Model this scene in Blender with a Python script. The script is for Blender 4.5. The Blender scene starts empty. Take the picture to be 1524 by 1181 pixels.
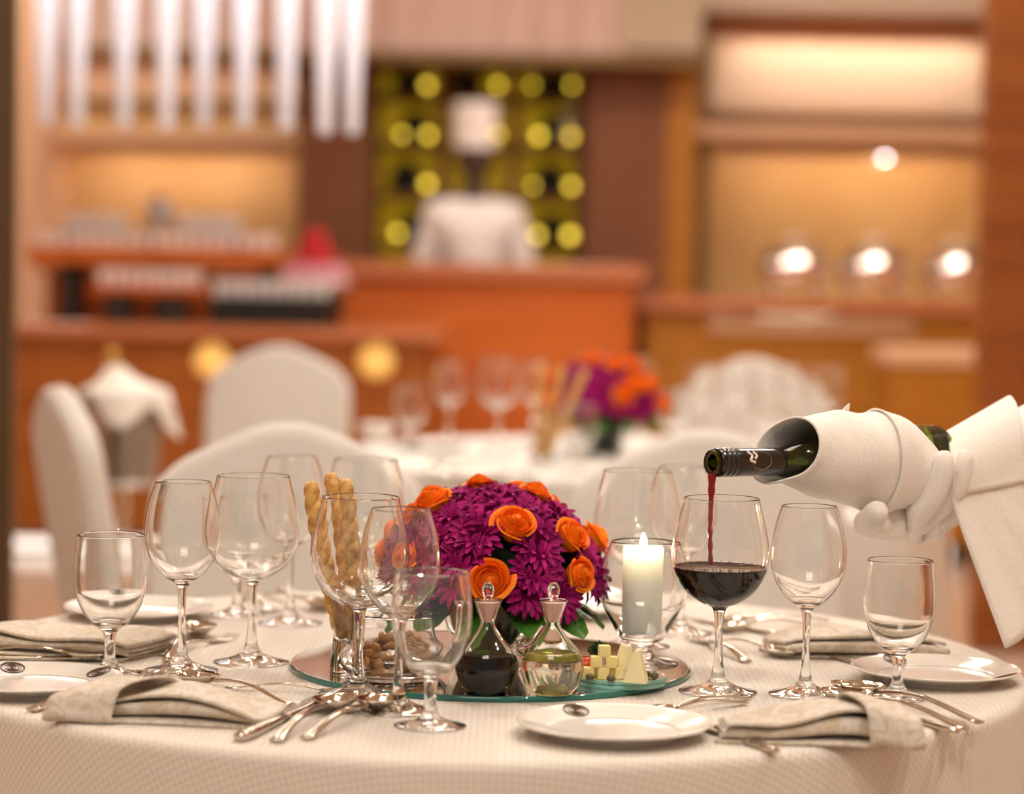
import bpy, bmesh, math, random
from mathutils import Vector, Matrix, Euler
PI = math.pi
S = bpy.context.scene
COL = S.collection
R = math.radians

# ------------------------------------------------------------------ camera
F = 3790.0                      # focal length in pixels of the 1524 px wide frame
CAMZ, TABLE = 1.192, 0.75
PITCH, ROLL = math.atan((590.5 - 394) / F), R(1.0)
cam_d = bpy.data.cameras.new('camera')
cam = bpy.data.objects.new('camera', cam_d)
COL.objects.link(cam)
CM = Matrix.Translation((0, 0, CAMZ)) @ Matrix.Rotation(PI / 2 - PITCH, 4, 'X') @ Matrix.Rotation(ROLL, 4, 'Z')
cam.matrix_world = CM
cam_d.sensor_width = 36.0
cam_d.lens = F / 1524 * 36.0
cam_d.clip_start, cam_d.clip_end = 0.05, 100
cam_d.dof.use_dof = True
cam_d.dof.focus_distance = 2.66
cam_d.dof.aperture_fstop = 2.7
S.camera = cam

# ------------------------------------------------------------------ world, exposure
w = bpy.data.worlds.new('world')
S.world = w
w.use_nodes = True
w.node_tree.nodes['Background'].inputs['Color'].default_value = (1.0, 0.90, 0.79, 1)
w.node_tree.nodes['Background'].inputs['Strength'].default_value = 0.34
S.view_settings.view_transform = 'Standard'
S.view_settings.look = 'None'
S.view_settings.exposure = -0.06
S.view_settings.gamma = 1.0
S.view_settings.use_curve_mapping = False
cy = S.cycles
cy.max_bounces, cy.transmission_bounces, cy.glossy_bounces, cy.diffuse_bounces = 20, 20, 8, 4
cy.transparent_max_bounces = 12
cy.sample_clamp_indirect = 100
cy.blur_glossy = 0.5
cy.use_denoising = True

# ------------------------------------------------------------------ helpers
def ray(px, py):
    d = Vector(((px - 762) / F, (590.5 - py) / F, -1))
    return (CM.to_3x3() @ d)
def on_z(px, py, z=TABLE):
    d = ray(px, py); k = (z - CAMZ) / d.z
    return Vector((d.x * k, d.y * k, z))
def at(px, py, Y):
    d = ray(px, py); k = Y / d.y
    return Vector((d.x * k, Y, CAMZ + d.z * k))

def mat(name, color=(.8, .8, .8), rough=.5, metal=0, trans=0, ior=1.45, spec=.5, emit=None, estr=0, sss=0, coat=0, sheen=0):
    m = bpy.data.materials.new(name); m.use_nodes = True
    b = m.node_tree.nodes['Principled BSDF']
    i = b.inputs
    i['Base Color'].default_value = (*color, 1); i['Roughness'].default_value = rough
    i['Metallic'].default_value = metal; i['Transmission Weight'].default_value = trans
    i['IOR'].default_value = ior; i['Specular IOR Level'].default_value = spec
    if emit: i['Emission Color'].default_value = (*emit, 1); i['Emission Strength'].default_value = estr
    if sss:
        i['Subsurface Weight'].default_value = sss; i['Subsurface Radius'].default_value = (.02, .012, .008)
        i['Subsurface Scale'].default_value = 1.0
    if coat: i['Coat Weight'].default_value = coat; i['Coat Roughness'].default_value = .08
    if sheen: i['Sheen Weight'].default_value = sheen; i['Sheen Roughness'].default_value = .5
    return m
def nodes(m): return m.node_tree.nodes, m.node_tree.links, m.node_tree.nodes['Principled BSDF']
def noisy(m, c1, c2, scale=(1, 1, 1), nscale=6, detail=4, bump=0, lo=.3, hi=.7, uv=False):
    """object-space noise between two colours, with optional bump"""
    n, l, b = nodes(m)
    tc = n.new('ShaderNodeTexCoord'); mp = n.new('ShaderNodeMapping'); nz = n.new('ShaderNodeTexNoise'); rp = n.new('ShaderNodeValToRGB')
    mp.inputs['Scale'].default_value = scale
    nz.inputs['Scale'].default_value = nscale; nz.inputs['Detail'].default_value = detail
    rp.color_ramp.elements[0].position = lo; rp.color_ramp.elements[1].position = hi
    rp.color_ramp.elements[0].color = (*c1, 1); rp.color_ramp.elements[1].color = (*c2, 1)
    l.new(tc.outputs['UV' if uv else 'Object'], mp.inputs['Vector']); l.new(mp.outputs['Vector'], nz.inputs['Vector'])
    l.new(nz.outputs['Fac'], rp.inputs['Fac']); l.new(rp.outputs['Color'], b.inputs['Base Color'])
    if bump:
        bp = n.new('ShaderNodeBump'); bp.inputs['Strength'].default_value = bump; bp.inputs['Distance'].default_value = .002
        l.new(nz.outputs['Fac'], bp.inputs['Height']); l.new(bp.outputs['Normal'], b.inputs['Normal'])
    return m
def wood(name, c1, c2, rough=.3, horiz=True, coat=0, k=1.0):
    m = mat(name, c1, rough + .12, coat=coat, spec=.3)
    return noisy(m, c1, c2, (.35 * k, 2 * k, 7 * k) if horiz else (7 * k, 2 * k, .35 * k), 3, 5, .05, .3, .72)

def link(name, me, m=None, parent=None, smooth=True):
    o = bpy.data.objects.new(name, me); COL.objects.link(o)
    if m is not None and len(me.materials) == 0:
        for q in (m if isinstance(m, (list, tuple)) else [m]): me.materials.append(q)
    if parent: o.parent = parent
    if smooth:
        for p in me.polygons: p.use_smooth = True
    return o
def obj(name, bm, m=None, parent=None, smooth=True, normals=True):
    if normals: bmesh.ops.recalc_face_normals(bm, faces=bm.faces)
    me = bpy.data.meshes.new(name); bm.to_mesh(me); bm.free()
    return link(name, me, m, parent, smooth)
def thing(name, label, cat, loc=(0, 0, 0), rz=0, group=None):
    o = bpy.data.objects.new(name, None); COL.objects.link(o); o.empty_display_size = .02
    o.location = loc; o.rotation_euler = (0, 0, rz)
    return tag(o, label, cat, group)
def tag(o, label=None, cat=None, group=None, kind=None):
    if label: o['label'] = label
    if cat: o['category'] = cat
    if group: o['group'] = group
    if kind: o['kind'] = kind
    return o
def dup(root, loc=None, rz=None, label=None, group=None, scale=None, rot=None):
    r = root.copy(); COL.objects.link(r)
    if loc is not None: r.location = loc
    if rz is not None: r.rotation_euler = (0, 0, rz)
    if rot is not None: r.rotation_euler = rot
    if scale is not None: r.scale = scale if hasattr(scale, '__len__') else (scale,) * 3
    if label: r['label'] = label
    if group: r['group'] = group
    for ch in list(root.children):
        c = ch.copy(); COL.objects.link(c); c.parent = r
        for g in list(ch.children):
            d = g.copy(); COL.objects.link(d); d.parent = c
    return r

def cat_rom(pts, n=5):
    pts = [Vector(p) for p in pts]; out = []
    for i in range(len(pts) - 1):
        p0 = pts[max(i - 1, 0)]; p1 = pts[i]; p2 = pts[i + 1]; p3 = pts[min(i + 2, len(pts) - 1)]
        for k in range(n):
            t = k / n
            out.append(.5 * ((2 * p1) + (p2 - p0) * t + (2 * p0 - 5 * p1 + 4 * p2 - p3) * t * t + (3 * p1 - p0 - 3 * p2 + p3) * t ** 3))
    out.append(pts[-1]); return out
def add_lathe(bm, prof, seg=48, z0=0, x0=0, y0=0):
    rings = []
    for p in prof:
        r, z = p[0], p[1]
        if r < 1e-5: rings.append([bm.verts.new((x0, y0, z + z0))])
        else: rings.append([bm.verts.new((x0 + r * math.cos(2 * PI * k / seg), y0 + r * math.sin(2 * PI * k / seg), z + z0)) for k in range(seg)])
    for a, b in zip(rings, rings[1:]):
        for k in range(seg):
            k2 = (k + 1) % seg
            if len(a) == 1 and len(b) == 1: break
            if len(a) == 1: bm.faces.new((a[0], b[k2], b[k]))
            elif len(b) == 1: bm.faces.new((a[k], a[k2], b[0]))
            else: bm.faces.new((a[k], a[k2], b[k2], b[k]))
    return bm
def lathe(prof, seg=48): return add_lathe(bmesh.new(), prof, seg)
def add_box(bm, lo, hi, bev=0, M=None):
    vs = [bm.verts.new((x, y, z)) for x in (lo[0], hi[0]) for y in (lo[1], hi[1]) for z in (lo[2], hi[2])]
    fs = [(0, 1, 3, 2), (4, 6, 7, 5), (0, 4, 5, 1), (2, 3, 7, 6), (0, 2, 6, 4), (1, 5, 7, 3)]
    ff = [bm.faces.new([vs[i] for i in f]) for f in fs]
    if M is not None:
        for v in vs: v.co = M @ v.co
    if bev:
        bmesh.ops.bevel(bm, geom=list({e for f in ff for e in f.edges}), offset=bev, segments=2, affect='EDGES', profile=.5)
    return bm
def box(lo, hi, bev=0, M=None): return add_box(bmesh.new(), lo, hi, bev, M)
def frame_dirs(pts):
    T = []
    for i in range(len(pts)):
        a = pts[max(i - 1, 0)]; b = pts[min(i + 1, len(pts) - 1)]
        T.append((b - a).normalized())
    n = T[0].orthogonal().normalized(); N = []
    for i, t in enumerate(T):
        n = (n - t * n.dot(t)).normalized(); N.append(n.copy())
    return T, N
def add_tube(bm, pts, rad, seg=12, cap=True, flat=None, up=None):
    """tube along points; rad number or list; flat = (a list of) second radius"""
    pts = [Vector(p) for p in pts]; T, N = frame_dirs(pts); rings = []
    for i, p in enumerate(pts):
        r = rad[i] if hasattr(rad, '__len__') else rad
        r2 = r if flat is None else (flat[i] if hasattr(flat, '__len__') else flat)
        n = N[i]
        if up is not None: n = T[i].cross(Vector(up)).normalized()
        b = T[i].cross(n)
        rings.append([bm.verts.new(p + n * (r * math.cos(2 * PI * k / seg)) + b * (r2 * math.sin(2 * PI * k / seg))) for k in range(seg)])
    for a, b in zip(rings, rings[1:]):
        for k in range(seg):
            bm.faces.new((a[k], a[(k + 1) % seg], b[(k + 1) % seg], b[k]))
    if cap:
        bm.faces.new(rings[0][::-1]); bm.faces.new(rings[-1])
    return bm
def tube(pts, rad, seg=12, cap=True, flat=None, up=None): return add_tube(bmesh.new(), pts, rad, seg, cap, flat, up)
def add_grid(bm, P, close_u=False):
    V = [[bm.verts.new(p) for p in row] for row in P]
    nu = len(V[0])
    for a, b in zip(V, V[1:]):
        for k in range(nu if close_u else nu - 1):
            bm.faces.new((a[k], a[(k + 1) % nu], b[(k + 1) % nu], b[k]))
    return V
def solid(o, t, off=0):
    m = o.modifiers.new('thickness', 'SOLIDIFY'); m.thickness = t; m.offset = off
    return o
def subd(o, n=1):
    m = o.modifiers.new('smooth', 'SUBSURF'); m.levels = n; m.render_levels = n
    return o
def struct(name, bm, m, smooth=False):
    return tag(obj(name, bm, m, None, smooth), kind='structure')
def slab(px0, py0, px1, py1, Y, d, bev=0):
    """box whose front face stands at distance Y and spans these sight lines, d deep"""
    a = at(px0, (py0 + py1) / 2, Y); b = at(px1, (py0 + py1) / 2, Y); c = at((px0 + px1) / 2, py0, Y); e = at((px0 + px1) / 2, py1, Y)
    return box((a.x, Y, e.z), (b.x, Y + d, c.z), bev)

# ------------------------------------------------------------------ materials
GLASS = mat('clear_glass', (.985, .99, .985), 0.0, trans=1, ior=1.5)
STEEL = mat('polished_steel', (.66, .60, .51), .07, metal=1)
CHROME = mat('chrome', (.88, .86, .84), .06, metal=1)
PORC = mat('white_porcelain', (.86, .80, .73), .12, coat=.4)
MAROON = mat('emblem_print', (.15, .095, .07), .8, spec=.1)
COVER = mat('white_chair_cover', (.66, .62, .57), .75, sheen=.2)
GLOVE = mat('white_glove_cotton', (.88, .80, .73), .85, sheen=.3)
noisy(GLOVE, (.84, .76, .69), (.90, .83, .76), nscale=300, bump=.15)
TOWEL = mat('white_towel', (.86, .79, .71), .9, sheen=.3)
noisy(TOWEL, (.85, .78, .70), (.90, .84, .77), nscale=260, bump=.3)
SHIRT = mat('white_jacket_cloth', (.86, .81, .78), .85)
TROUS = mat('dark_trousers', (.03, .028, .03), .8)
SKIN_L = mat('brown_skin', (.22, .11, .07), .5, sss=.1)
SKIN_D = mat('dark_skin', (.045, .018, .01), .5)
HAIR = mat('black_hair', (.01, .008, .007), .5)
WINE = mat('red_wine', (.006, .0006, .0012), .03, spec=.06)
STREAM = mat('pouring_wine', (.40, .02, .03), .03, trans=.5, ior=1.34)
FOAM = mat('wine_bubbles', (.34, .10, .10), .4)
VINEGAR = mat('dark_vinegar', (.003, .0012, .001), .03, spec=.05)
OIL = mat('olive_oil', (.975, .965, .84), 0, trans=1, ior=1.47)
OILTOP = mat('olive_oil_layer', (.62, .62, .13), .04, trans=.75, ior=1.47)
PINK = mat('frosted_pink_stopper', (.85, .50, .40), .25, trans=.35, ior=1.45)
PURPLE = mat('purple_petal', (.24, .006, .12), .6, spec=.2)
noisy(PURPLE, (.21, .002, .075), (.50, .008, .19), nscale=40, detail=2)
ORANGE = mat('orange_petal', (.92, .20, .008), .55, sss=.05, spec=.25)
noisy(ORANGE, (.92, .15, .004), (.98, .29, .010), nscale=25, detail=2)
LEAF = mat('banana_leaf', (.04, .16, .015), .35)
noisy(LEAF, (.02, .09, .008), (.08, .24, .02), (1, 1, 1), 60, 2)
STEMG = mat('floral_foam', (.012, .022, .010), .9)
BREAD = mat('baked_breadstick', (.75, .45, .15), .6)
noisy(BREAD, (.40, .15, .025), (.76, .44, .13), (60, 60, 60), 1.6, 4, .3, .30, .60)
ALMOND = mat('almond_skin', (.38, .17, .05), .55)
noisy(ALMOND, (.34, .14, .035), (.54, .26, .08), (1, 1, 1), 120, 3, .3)
CHEESE = mat('yellow_cheese', (.88, .72, .30), .45, sss=.1)
CHEESEP = mat('pale_cheese', (.90, .80, .48), .5, sss=.1)
TOMATO = mat('tomato_skin', (.65, .06, .02), .15)
PARSLEY = mat('parsley', (.012, .06, .008), .6)
CAPER = mat('green_caper', (.10, .085, .03), .4)
WAX = mat('candle_wax', (.97, .92, .82), .5, sss=1.0)
WAX.node_tree.nodes['Principled BSDF'].inputs['Subsurface Radius'].default_value = (.045, .038, .030)
FLAME = mat('candle_flame', (1, .8, .5), .5, emit=(1, .82, .54), estr=170)
WICK = mat('wick', (.02, .015, .01), .9)
MIRROR = mat('mirror_silver', (.90, .90, .89), .015, metal=1)
TEAL = mat('green_glass_edge', (.02, .17, .14), .08, coat=.5)
TEALP = mat('pale_green_glass_edge', (.32, .66, .56), .08, trans=.25)
BOTTLE = mat('green_bottle_glass', (.42, .50, .05), .02, trans=1, ior=1.5)
BOTTLEW = mat('wine_inside_bottle', (.006, .002, .001), .05, spec=.15)
CAPS = mat('black_neck_sleeve', (.012, .010, .008), .22, coat=.4)
GOLDP = mat('gold_print', (.55, .40, .18), .3, metal=1)
MARK = mat('pale_print', (.85, .72, .62), .5)
GOLD = mat('gold_foil', (.75, .50, .12), .25, metal=1)
BLACK = mat('black_lacquer', (.012, .010, .009), .35)
BLACKW = mat('black_metal_post', (.02, .014, .01), .5)
WHITEP = mat('white_cup', (.80, .72, .70), .3)
DRESSING = mat('dessert_cream', (.75, .62, .58), .6)
REDF = mat('red_gerbera', (.70, .04, .05), .6)
PINKF = mat('pink_blossom', (.80, .42, .50), .6)

def cloth_mat(name, c1, c2, period, bump, damask=0, col2=None):
    m = mat(name, c1, .82, sheen=.25); n, l, b = nodes(m)
    tc = n.new('ShaderNodeTexCoord'); sep = n.new('ShaderNodeSeparateXYZ'); l.new(tc.outputs['UV'], sep.inputs[0])
    k = 2 * PI / period
    def sine(sock, a=k):
        mu = n.new('ShaderNodeMath'); mu.operation = 'MULTIPLY'; mu.inputs[1].default_value = a; l.new(sock, mu.inputs[0])
        s = n.new('ShaderNodeMath'); s.operation = 'SINE'; l.new(mu.outputs[0], s.inputs[0]); return s.outputs[0]
    ad = n.new('ShaderNodeMath'); ad.operation = 'ADD'; l.new(sep.outputs[0], ad.inputs[0]); l.new(sep.outputs[1], ad.inputs[1])
    sb = n.new('ShaderNodeMath'); sb.operation = 'SUBTRACT'; l.new(sep.outputs[0], sb.inputs[0]); l.new(sep.outputs[1], sb.inputs[1])
    pr = n.new('ShaderNodeMath'); pr.operation = 'MULTIPLY'; l.new(sine(ad.outputs[0]), pr.inputs[0]); l.new(sine(sb.outputs[0]), pr.inputs[1])
    h = pr.outputs[0]
    if damask:
        nz = n.new('ShaderNodeTexNoise'); nz.inputs['Scale'].default_value = damask; nz.inputs['Detail'].default_value = 2; nz.inputs['Distortion'].default_value = 1.6
        l.new(tc.outputs['UV'], nz.inputs['Vector']); h = nz.outputs['Fac']
    rp = n.new('ShaderNodeValToRGB')
    mr = n.new('ShaderNodeMapRange'); mr.inputs['From Min'].default_value = -1 if not damask else .42; mr.inputs['From Max'].default_value = 1 if not damask else .58
    l.new(h, mr.inputs['Value']); l.new(mr.outputs[0], rp.inputs['Fac'])
    rp.color_ramp.elements[0].color = (*c2, 1); rp.color_ramp.elements[1].color = (*c1, 1)
    rp.color_ramp.elements[0].position = .1; rp.color_ramp.elements[1].position = .9
    l.new(rp.outputs['Color'], b.inputs['Base Color'])
    bp = n.new('ShaderNodeBump'); bp.inputs['Strength'].default_value = bump; bp.inputs['Distance'].default_value = .0012
    l.new(mr.outputs[0], bp.inputs['Height']); l.new(bp.outputs['Normal'], b.inputs['Normal'])
    return m
CLOTH = cloth_mat('dotted_tablecloth_weave', (.78, .71, .63), (.68, .60, .51), .0135, .5)
CLOTH_FAR = mat('white_tablecloth', (.72, .69, .64), .8)
NAPK = cloth_mat('damask_napkin', (.69, .61, .53), (.58, .475, .35), .01, .3, damask=55)

# ------------------------------------------------------------------ room shell
FLOORM = mat('beige_marble_floor', (.62, .47, .36), .16, coat=.3)
noisy(FLOORM, (.56, .41, .30), (.68, .53, .41), nscale=1.5, detail=6)
CEILM = mat('cream_ceiling', (.80, .70, .58), .9)
TANM = mat('tan_wall_panel', (.66, .42, .19), .6); noisy(TANM, (.60, .37, .16), (.70, .46, .22), (1, 1, .3), 3, 3)
PEACHM = mat('peach_wall_panel', (.80, .50, .32), .6)
BACKM = mat('brown_back_wall', (.42, .22, .08), .6)
PINKM = mat('pleated_pink_panel', (.68, .49, .43), .7)
GREYM = mat('taupe_bulkhead', (.48, .38, .27), .7)
CREAMM = mat('cream_padded_panel', (.66, .55, .45), .6)
BEIGEM = mat('beige_stone_backsplash', (.66, .44, .23), .45); noisy(BEIGEM, (.66, .40, .15), (.78, .52, .24), (1, 1, 1), 2, 5)
SHELFM = mat('pale_wood_shelf', (.74, .46, .28), .5)
DARKG = mat('bronze_trim', (.22, .13, .04), .5)
OLIVE = mat('dark_bronze_column', (.085, .042, .010), .45)
WOODO = wood('orange_buffet_wood', (.46, .095, .012), (.60, .155, .025), .3)
WOODD = wood('brown_buffet_wood', (.24, .065, .010), (.42, .13, .022), .3)
WOODH = wood('honey_buffet_wood', (.34, .125, .012), (.50, .21, .030), .3)
WOODC = wood('dark_cabinet_wood', (.16, .055, .022), (.26, .10, .042), .4, horiz=False)
WOODR = wood('red_column_wood', (.20, .052, .010), (.33, .105, .020), .28)
YELB = mat('amber_lit_glass', (.50, .33, .02), .5, emit=(.62, .36, .010), estr=.36)
LAMPY = mat('yellow_lamp', (1, .8, .2), .5, emit=(1, .70, .06), estr=3.6)
LENSW = mat('cool_lamp_lens', (1, 1, 1), .5, emit=(.95, .92, 1.0), estr=16)
POOLGLOW = mat('light_pool_glow', (.75, .5, .15), .4, emit=(1, .52, .12), estr=.55)
BLUEL = mat('blue_lamp', (.1, .2, 1), .4, emit=(.12, .25, 1), estr=14)
LAMPW = mat('white_lamp', (1, .95, .9), .5, emit=(1, .88, .70), estr=30)
STRIPL = mat('plinth_light', (1, .95, .9), .5, emit=(1, .93, .84), estr=1.1)
TUBEM = mat('lit_frosted_tube', (.74, .72, .78), .3, emit=(.92, .92, 1.0), estr=.16)
_n, _l, _b = nodes(TUBEM)
_tc = _n.new('ShaderNodeTexCoord'); _sp = _n.new('ShaderNodeSeparateXYZ'); _mr = _n.new('ShaderNodeMapRange')
_l.new(_tc.outputs['Object'], _sp.inputs[0]); _l.new(_sp.outputs[2], _mr.inputs['Value']); _l.new(_mr.outputs[0], _b.inputs['Emission Strength'])
_mr.inputs['From Min'].default_value = .05; _mr.inputs['From Max'].default_value = 1.0; _mr.inputs['To Min'].default_value = .10; _mr.inputs['To Max'].default_value = 1.5
PANELW = mat('fill_panel_diffuser', (1, 1, 1), .5, emit=(1, .91, .78), estr=9)
PANELS = mat('downlight_lens', (1, 1, 1), .5, emit=(1, .94, .84), estr=1300)

struct('floor', box((-4.2, -1.2, -.05), (3.6, 14.4, 0)), FLOORM)
struct('ceiling', box((-4.2, -1.2, 3.25), (3.6, 14.4, 3.35)), CEILM)
struct('wall_back', box((-4.2, 14.2, 0), (3.6, 14.4, 3.25)), BACKM)
struct('wall_left', box((-4.3, -1.2, 0), (-4.2, 14.4, 3.25)), PEACHM)
struct('wall_right', box((3.6, -1.2, 0), (3.7, 14.4, 3.25)), PEACHM)

# luminous ceiling panels added out of view as soft light for tables and buffets
cl = None
for x, y, sx, sy, lab in ((-.3, .2, 1.2, .9, 'added ceiling fill panel nearest the camera, short of the front table'),  # frontal fill for the upright faces turned to the camera
                      (.5, 3.3, .8, .8, 'added square ceiling light panel between the two laid tables'),
                      (.2, 6.2, 1., .8, 'added square ceiling light panel over the farther laid table'),
                      (-1.5, 8.6, 1.2, .8, 'added ceiling light panel over the long buffet counter'),
                      (.1, 10.6, 1.4, .5, 'added ceiling light panel over the chef counter'),
                      (-1.9, 12.4, 1.3, .8, 'added ceiling light panel before the peach back wall'),
                      (.2, 9.0, .8, .8, 'added ceiling light panel between the far table and the chef counter'),
                      (1.7, 10.6, 1.3, .9, 'added ceiling light panel over the chafing dish counter')):
    t = thing('added_ceiling_panel', lab, 'ceiling light', (x, y, 3.25), group='added ceiling fill panels')
    if cl is None:
        obj('diffuser', box((-.5, -.5, -.03), (.5, .5, -.012)), PANELW, t, False)
        bm = bmesh.new()
        for a in ((-.54, -.54, .54, -.5), (-.54, .5, .54, .54), (-.54, -.5, -.5, .5), (.5, -.5, .54, .5)):
            add_box(bm, (a[0], a[1], -.04), (a[2], a[3], 0))
        obj('frame', bm, SHELFM, t, False); cl = t
    else:
        for ch in cl.children: c = ch.copy(); COL.objects.link(c); c.parent = t
    t.scale = (sx, sy, 1)
dl = None
for k, (x, y) in enumerate(((-1.3, .6), (.9, .9), (-1.6, 3.2), (1.5, 2.6), (-.5, 4.6), (1.3, 4.9), (-1.5, 6.0), (1.6, 7.4), (.4, 8.2), (1.4, 9.0))):
    if dl is None:
        dl = thing('downlight', 'round recessed ceiling downlight with bright lens', 'ceiling light', (x, y, 3.25), group='recessed downlights in the ceiling')
        obj('lens', lathe([(0, -.012), (.038, -.012), (.038, -.002), (0, -.002)], 20), PANELS, dl)
        obj('trim_ring', lathe([(.046, 0), (.046, -.014), (.065, -.014), (.065, 0)], 24), CHROME, dl)
    else: dup(dl, (x, y, 3.25))

# ------------------------------------------------------------------ columns and back wall panels (the setting)
struct('trim_1', box((-1.9, 5.7, 0), (at(20, 300, 5.7).x, 5.74, 3.25)), OLIVE)                # dark column at the left edge
b_ = at(1464, 300, 8.0).x
struct('trim_2', box((b_, 8.0, 0), (b_ + .8, 8.1, 3.25), .01), WOODR)                          # wooden column at the right edge
def wallpanel(n, rect, Y, d, m, bev=.004): return struct('trim_%d' % n, slab(*rect, Y, d, bev), m)
wallpanel(3, (24, -260, 62, 770), 13.0, 1.1, PEACHM)
wallpanel(4, (62, -260, 92, 700), 13.6, .6, DARKG)
wallpanel(5, (92, -260, 452, 70), 13.7, .5, PINKM)
wallpanel(6, (92, 70, 452, 84), 13.6, .6, DARKG)
wallpanel(7, (92, 84, 452, 148), 13.7, .5, PEACHM)
wallpanel(8, (92, 148, 452, 160), 13.6, .6, DARKG)
wallpanel(9, (92, 160, 452, 196), 13.65, .5, TANM)
wallpanel(10, (62, 196, 446, 212), 13.3, .9, SHELFM)
wallpanel(11, (92, 212, 440, 600), 13.75, .45, TANM)
# pleated bulkhead over the wine cabinet
bm = bmesh.new(); a = at(380, 76, 12.3); b = at(932, 76, 12.3); P = []
for i in range(241):
    u = i / 240; x = a.x + (b.x - a.x) * u; y = 12.3 + .028 * math.sin(u * 62) * (.6 + .4 * math.sin(u * 9))
    P.append([(x, y, a.z), (x, y, 3.25), (x, 12.75, 3.25), (x, 12.75, a.z)])
V = add_grid(bm, P, True); bm.faces.new(V[0]); bm.faces.new(V[-1][::-1])
struct('trim_12', bm, PINKM)
wallpanel(13, (932, -260, 1048, 76), 12.25, .6, GREYM)
wallpanel(14, (380, 76, 1048, 92), 12.2, .9, DARKG)
wallpanel(15, (440, 92, 548, 900), 12.6, .9, WOODC)
wallpanel(16, (868, 92, 988, 900), 12.5, .9, WOODC)
wallpanel(17, (988, 92, 1030, 900), 12.5, .9, WOODH)
wallpanel(18, (1030, -40, 1050, 900), 12.9, .9, DARKG)
# niche at the right
wallpanel(19, (1048, -260, 1510, 18), 12.6, 1.2, CREAMM)
wallpanel(20, (1048, 18, 1510, 44), 12.9, 1.0, WOODD)
wallpanel(21, (1052, 50, 1510, 172), 13.2, .9, CREAMM, .04)
wallpanel(22, (1048, 172, 1510, 186), 13.4, .7, DARKG)
wallpanel(23, (1022, 186, 1510, 208), 12.7, 1.2, SHELFM)
wallpanel(24, (1048, 208, 1510, 900), 13.6, .5, BEIGEM)
def niche_light(px0, px1, py, Y, lab, Ys):
    a = at(px0, py, Y); b = at(px1, py, Y); a.z = at((px0 + px1) / 2, py, Ys).z - .0125
    t = thing('cove_light', lab, 'strip light', ((a.x + b.x) / 2, Y, a.z), group='cove strip lights')
    L = (b.x - a.x) / 2
    obj('housing', box((-L, -.03, 0), (L, .03, .012)), SHELFM, t, False)
    obj('fascia', box((-L, -.05, -.045), (L, -.03, .012)), SHELFM, t, False)
    obj('light_strip', box((-L + .07, -.012, -.008), (L - .07, .012, -.0005)), LAMPW, t, False)
niche_light(1075, 1490, 208, 13.3, 'strip light under the pale shelf over the chafing dishes', 12.7)
niche_light(1075, 1490, 44, 13.05, 'strip light above the cream padded panel', 12.9)
niche_light(110, 436, 212, 13.5, 'strip light under the shelf above the buffet of cups', 13.3)
t = thing('wall_lamp', 'small round lit lamp on the beige wall above the chafing dishes', 'lamp', at(1317, 232, 13.55))
obj('lamp_lens', add_lathe(bmesh.new(), [(0, .008), (.010, .007), (.016, 0), (.018, -.01)], 20), LENSW, t).rotation_euler = (PI / 2, 0, 0)
obj('lamp_ring', add_lathe(bmesh.new(), [(.018, -.02), (.03, -.02), (.03, 0), (.018, 0), (.018, -.02)], 24), CHROME, t).rotation_euler = (PI / 2, 0, 0)

# ------------------------------------------------------------------ wine cabinet behind the chef
A = at(548, 92, 12.9); B = at(868, 392, 12.9)
cab = thing('wine_cabinet', 'tall dark wooden cabinet with amber lit compartments behind the chef', 'cabinet', ((A.x + B.x) / 2, 12.9, 0))
ox = (A.x + B.x) / 2
def cz(py): return at(708, py, 12.9).z
W2 = (B.x - A.x) / 2
obj('back_panel', box((-W2, .42, 0), (W2, .44, cz(92))), YELB, cab, False)
obj('cabinet_top', box((-W2, 0, cz(98)), (W2, .44, cz(92))), WOODC, cab, False)
obj('plinth', box((-W2, 0, 0), (W2, .42, 1.15)), WOODC, cab, False)
for py in (140, 213, 288, 364):
    obj('shelf', box((-W2, .0, cz(py) - .03), (W2, .42, cz(py)), .003), WOODC, cab, False)
for px in (551, 657, 764, 865):
    x = at(px, 250, 12.9).x - ox
    obj('upright', box((x - .025, -.005, 0), (x + .025, .42, cz(92)), .003), WOODC, cab, False)
spots = [(636, 127), (741, 127), (851, 127), (598, 200), (637, 201), (741, 200), (802, 202), (850, 203), (636, 274), (850, 277), (592, 347), (800, 350), (848, 350), (792, 127), (793, 276)]
for k, (px, py) in enumerate(spots):
    p = at(px, py, 12.94)
    l_ = obj('puck_light', lathe([(0, .012), (.016, .012), (.022, .006), (.022, -.012), (0, -.012)], 16), LAMPY, cab)
    l_.rotation_euler = (PI / 2, 0, 0); l_.location = (p.x - ox, .03, p.z); sc_ = (.85, .7, .6, .75, .9, .7, 1.0, .8, .95, .9, .85, .9, 1.1, .5, .6)[k]; l_.scale = (sc_, sc_, 1)
    a_ = obj('lamp_arm', tube([(0, 0, 0), (0, .2, 0), (0, .41, .0)], .006, 8), DARKG, l_)
    a_.rotation_euler = (-PI / 2, 0, 0)
jp = bmesh.new(); add_lathe(jp, [(0, 0), (.06, 0), (.085, .03), (.085, .10), (.055, .14), (.035, .15), (.035, .17), (0, .17)], 24)
j0 = None
where = ['in the top left compartment', 'in the top middle compartment', 'in the top right compartment', 'in the second row at the left', 'in the second row at the right', 'in the third row at the left', 'in the third row at the right', 'in the bottom row at the left', 'in the bottom row at the right']
for k, (px, py) in enumerate(((610, 140), (694, 140), (822, 140), (618, 213), (826, 213), (604, 288), (818, 288), (618, 364), (822, 364))):
    p = at(px, py, 13.1); p.z = cz(py)
    lab = 'dark round jar ' + where[k] + ' of the amber cabinet'
    if j0 is None:
        j0 = tag(obj('jar', jp, BLACK), lab, 'jar', 'dark jars in the amber cabinet'); j0.location = p
    else: dup(j0, p, 0, lab)

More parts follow.
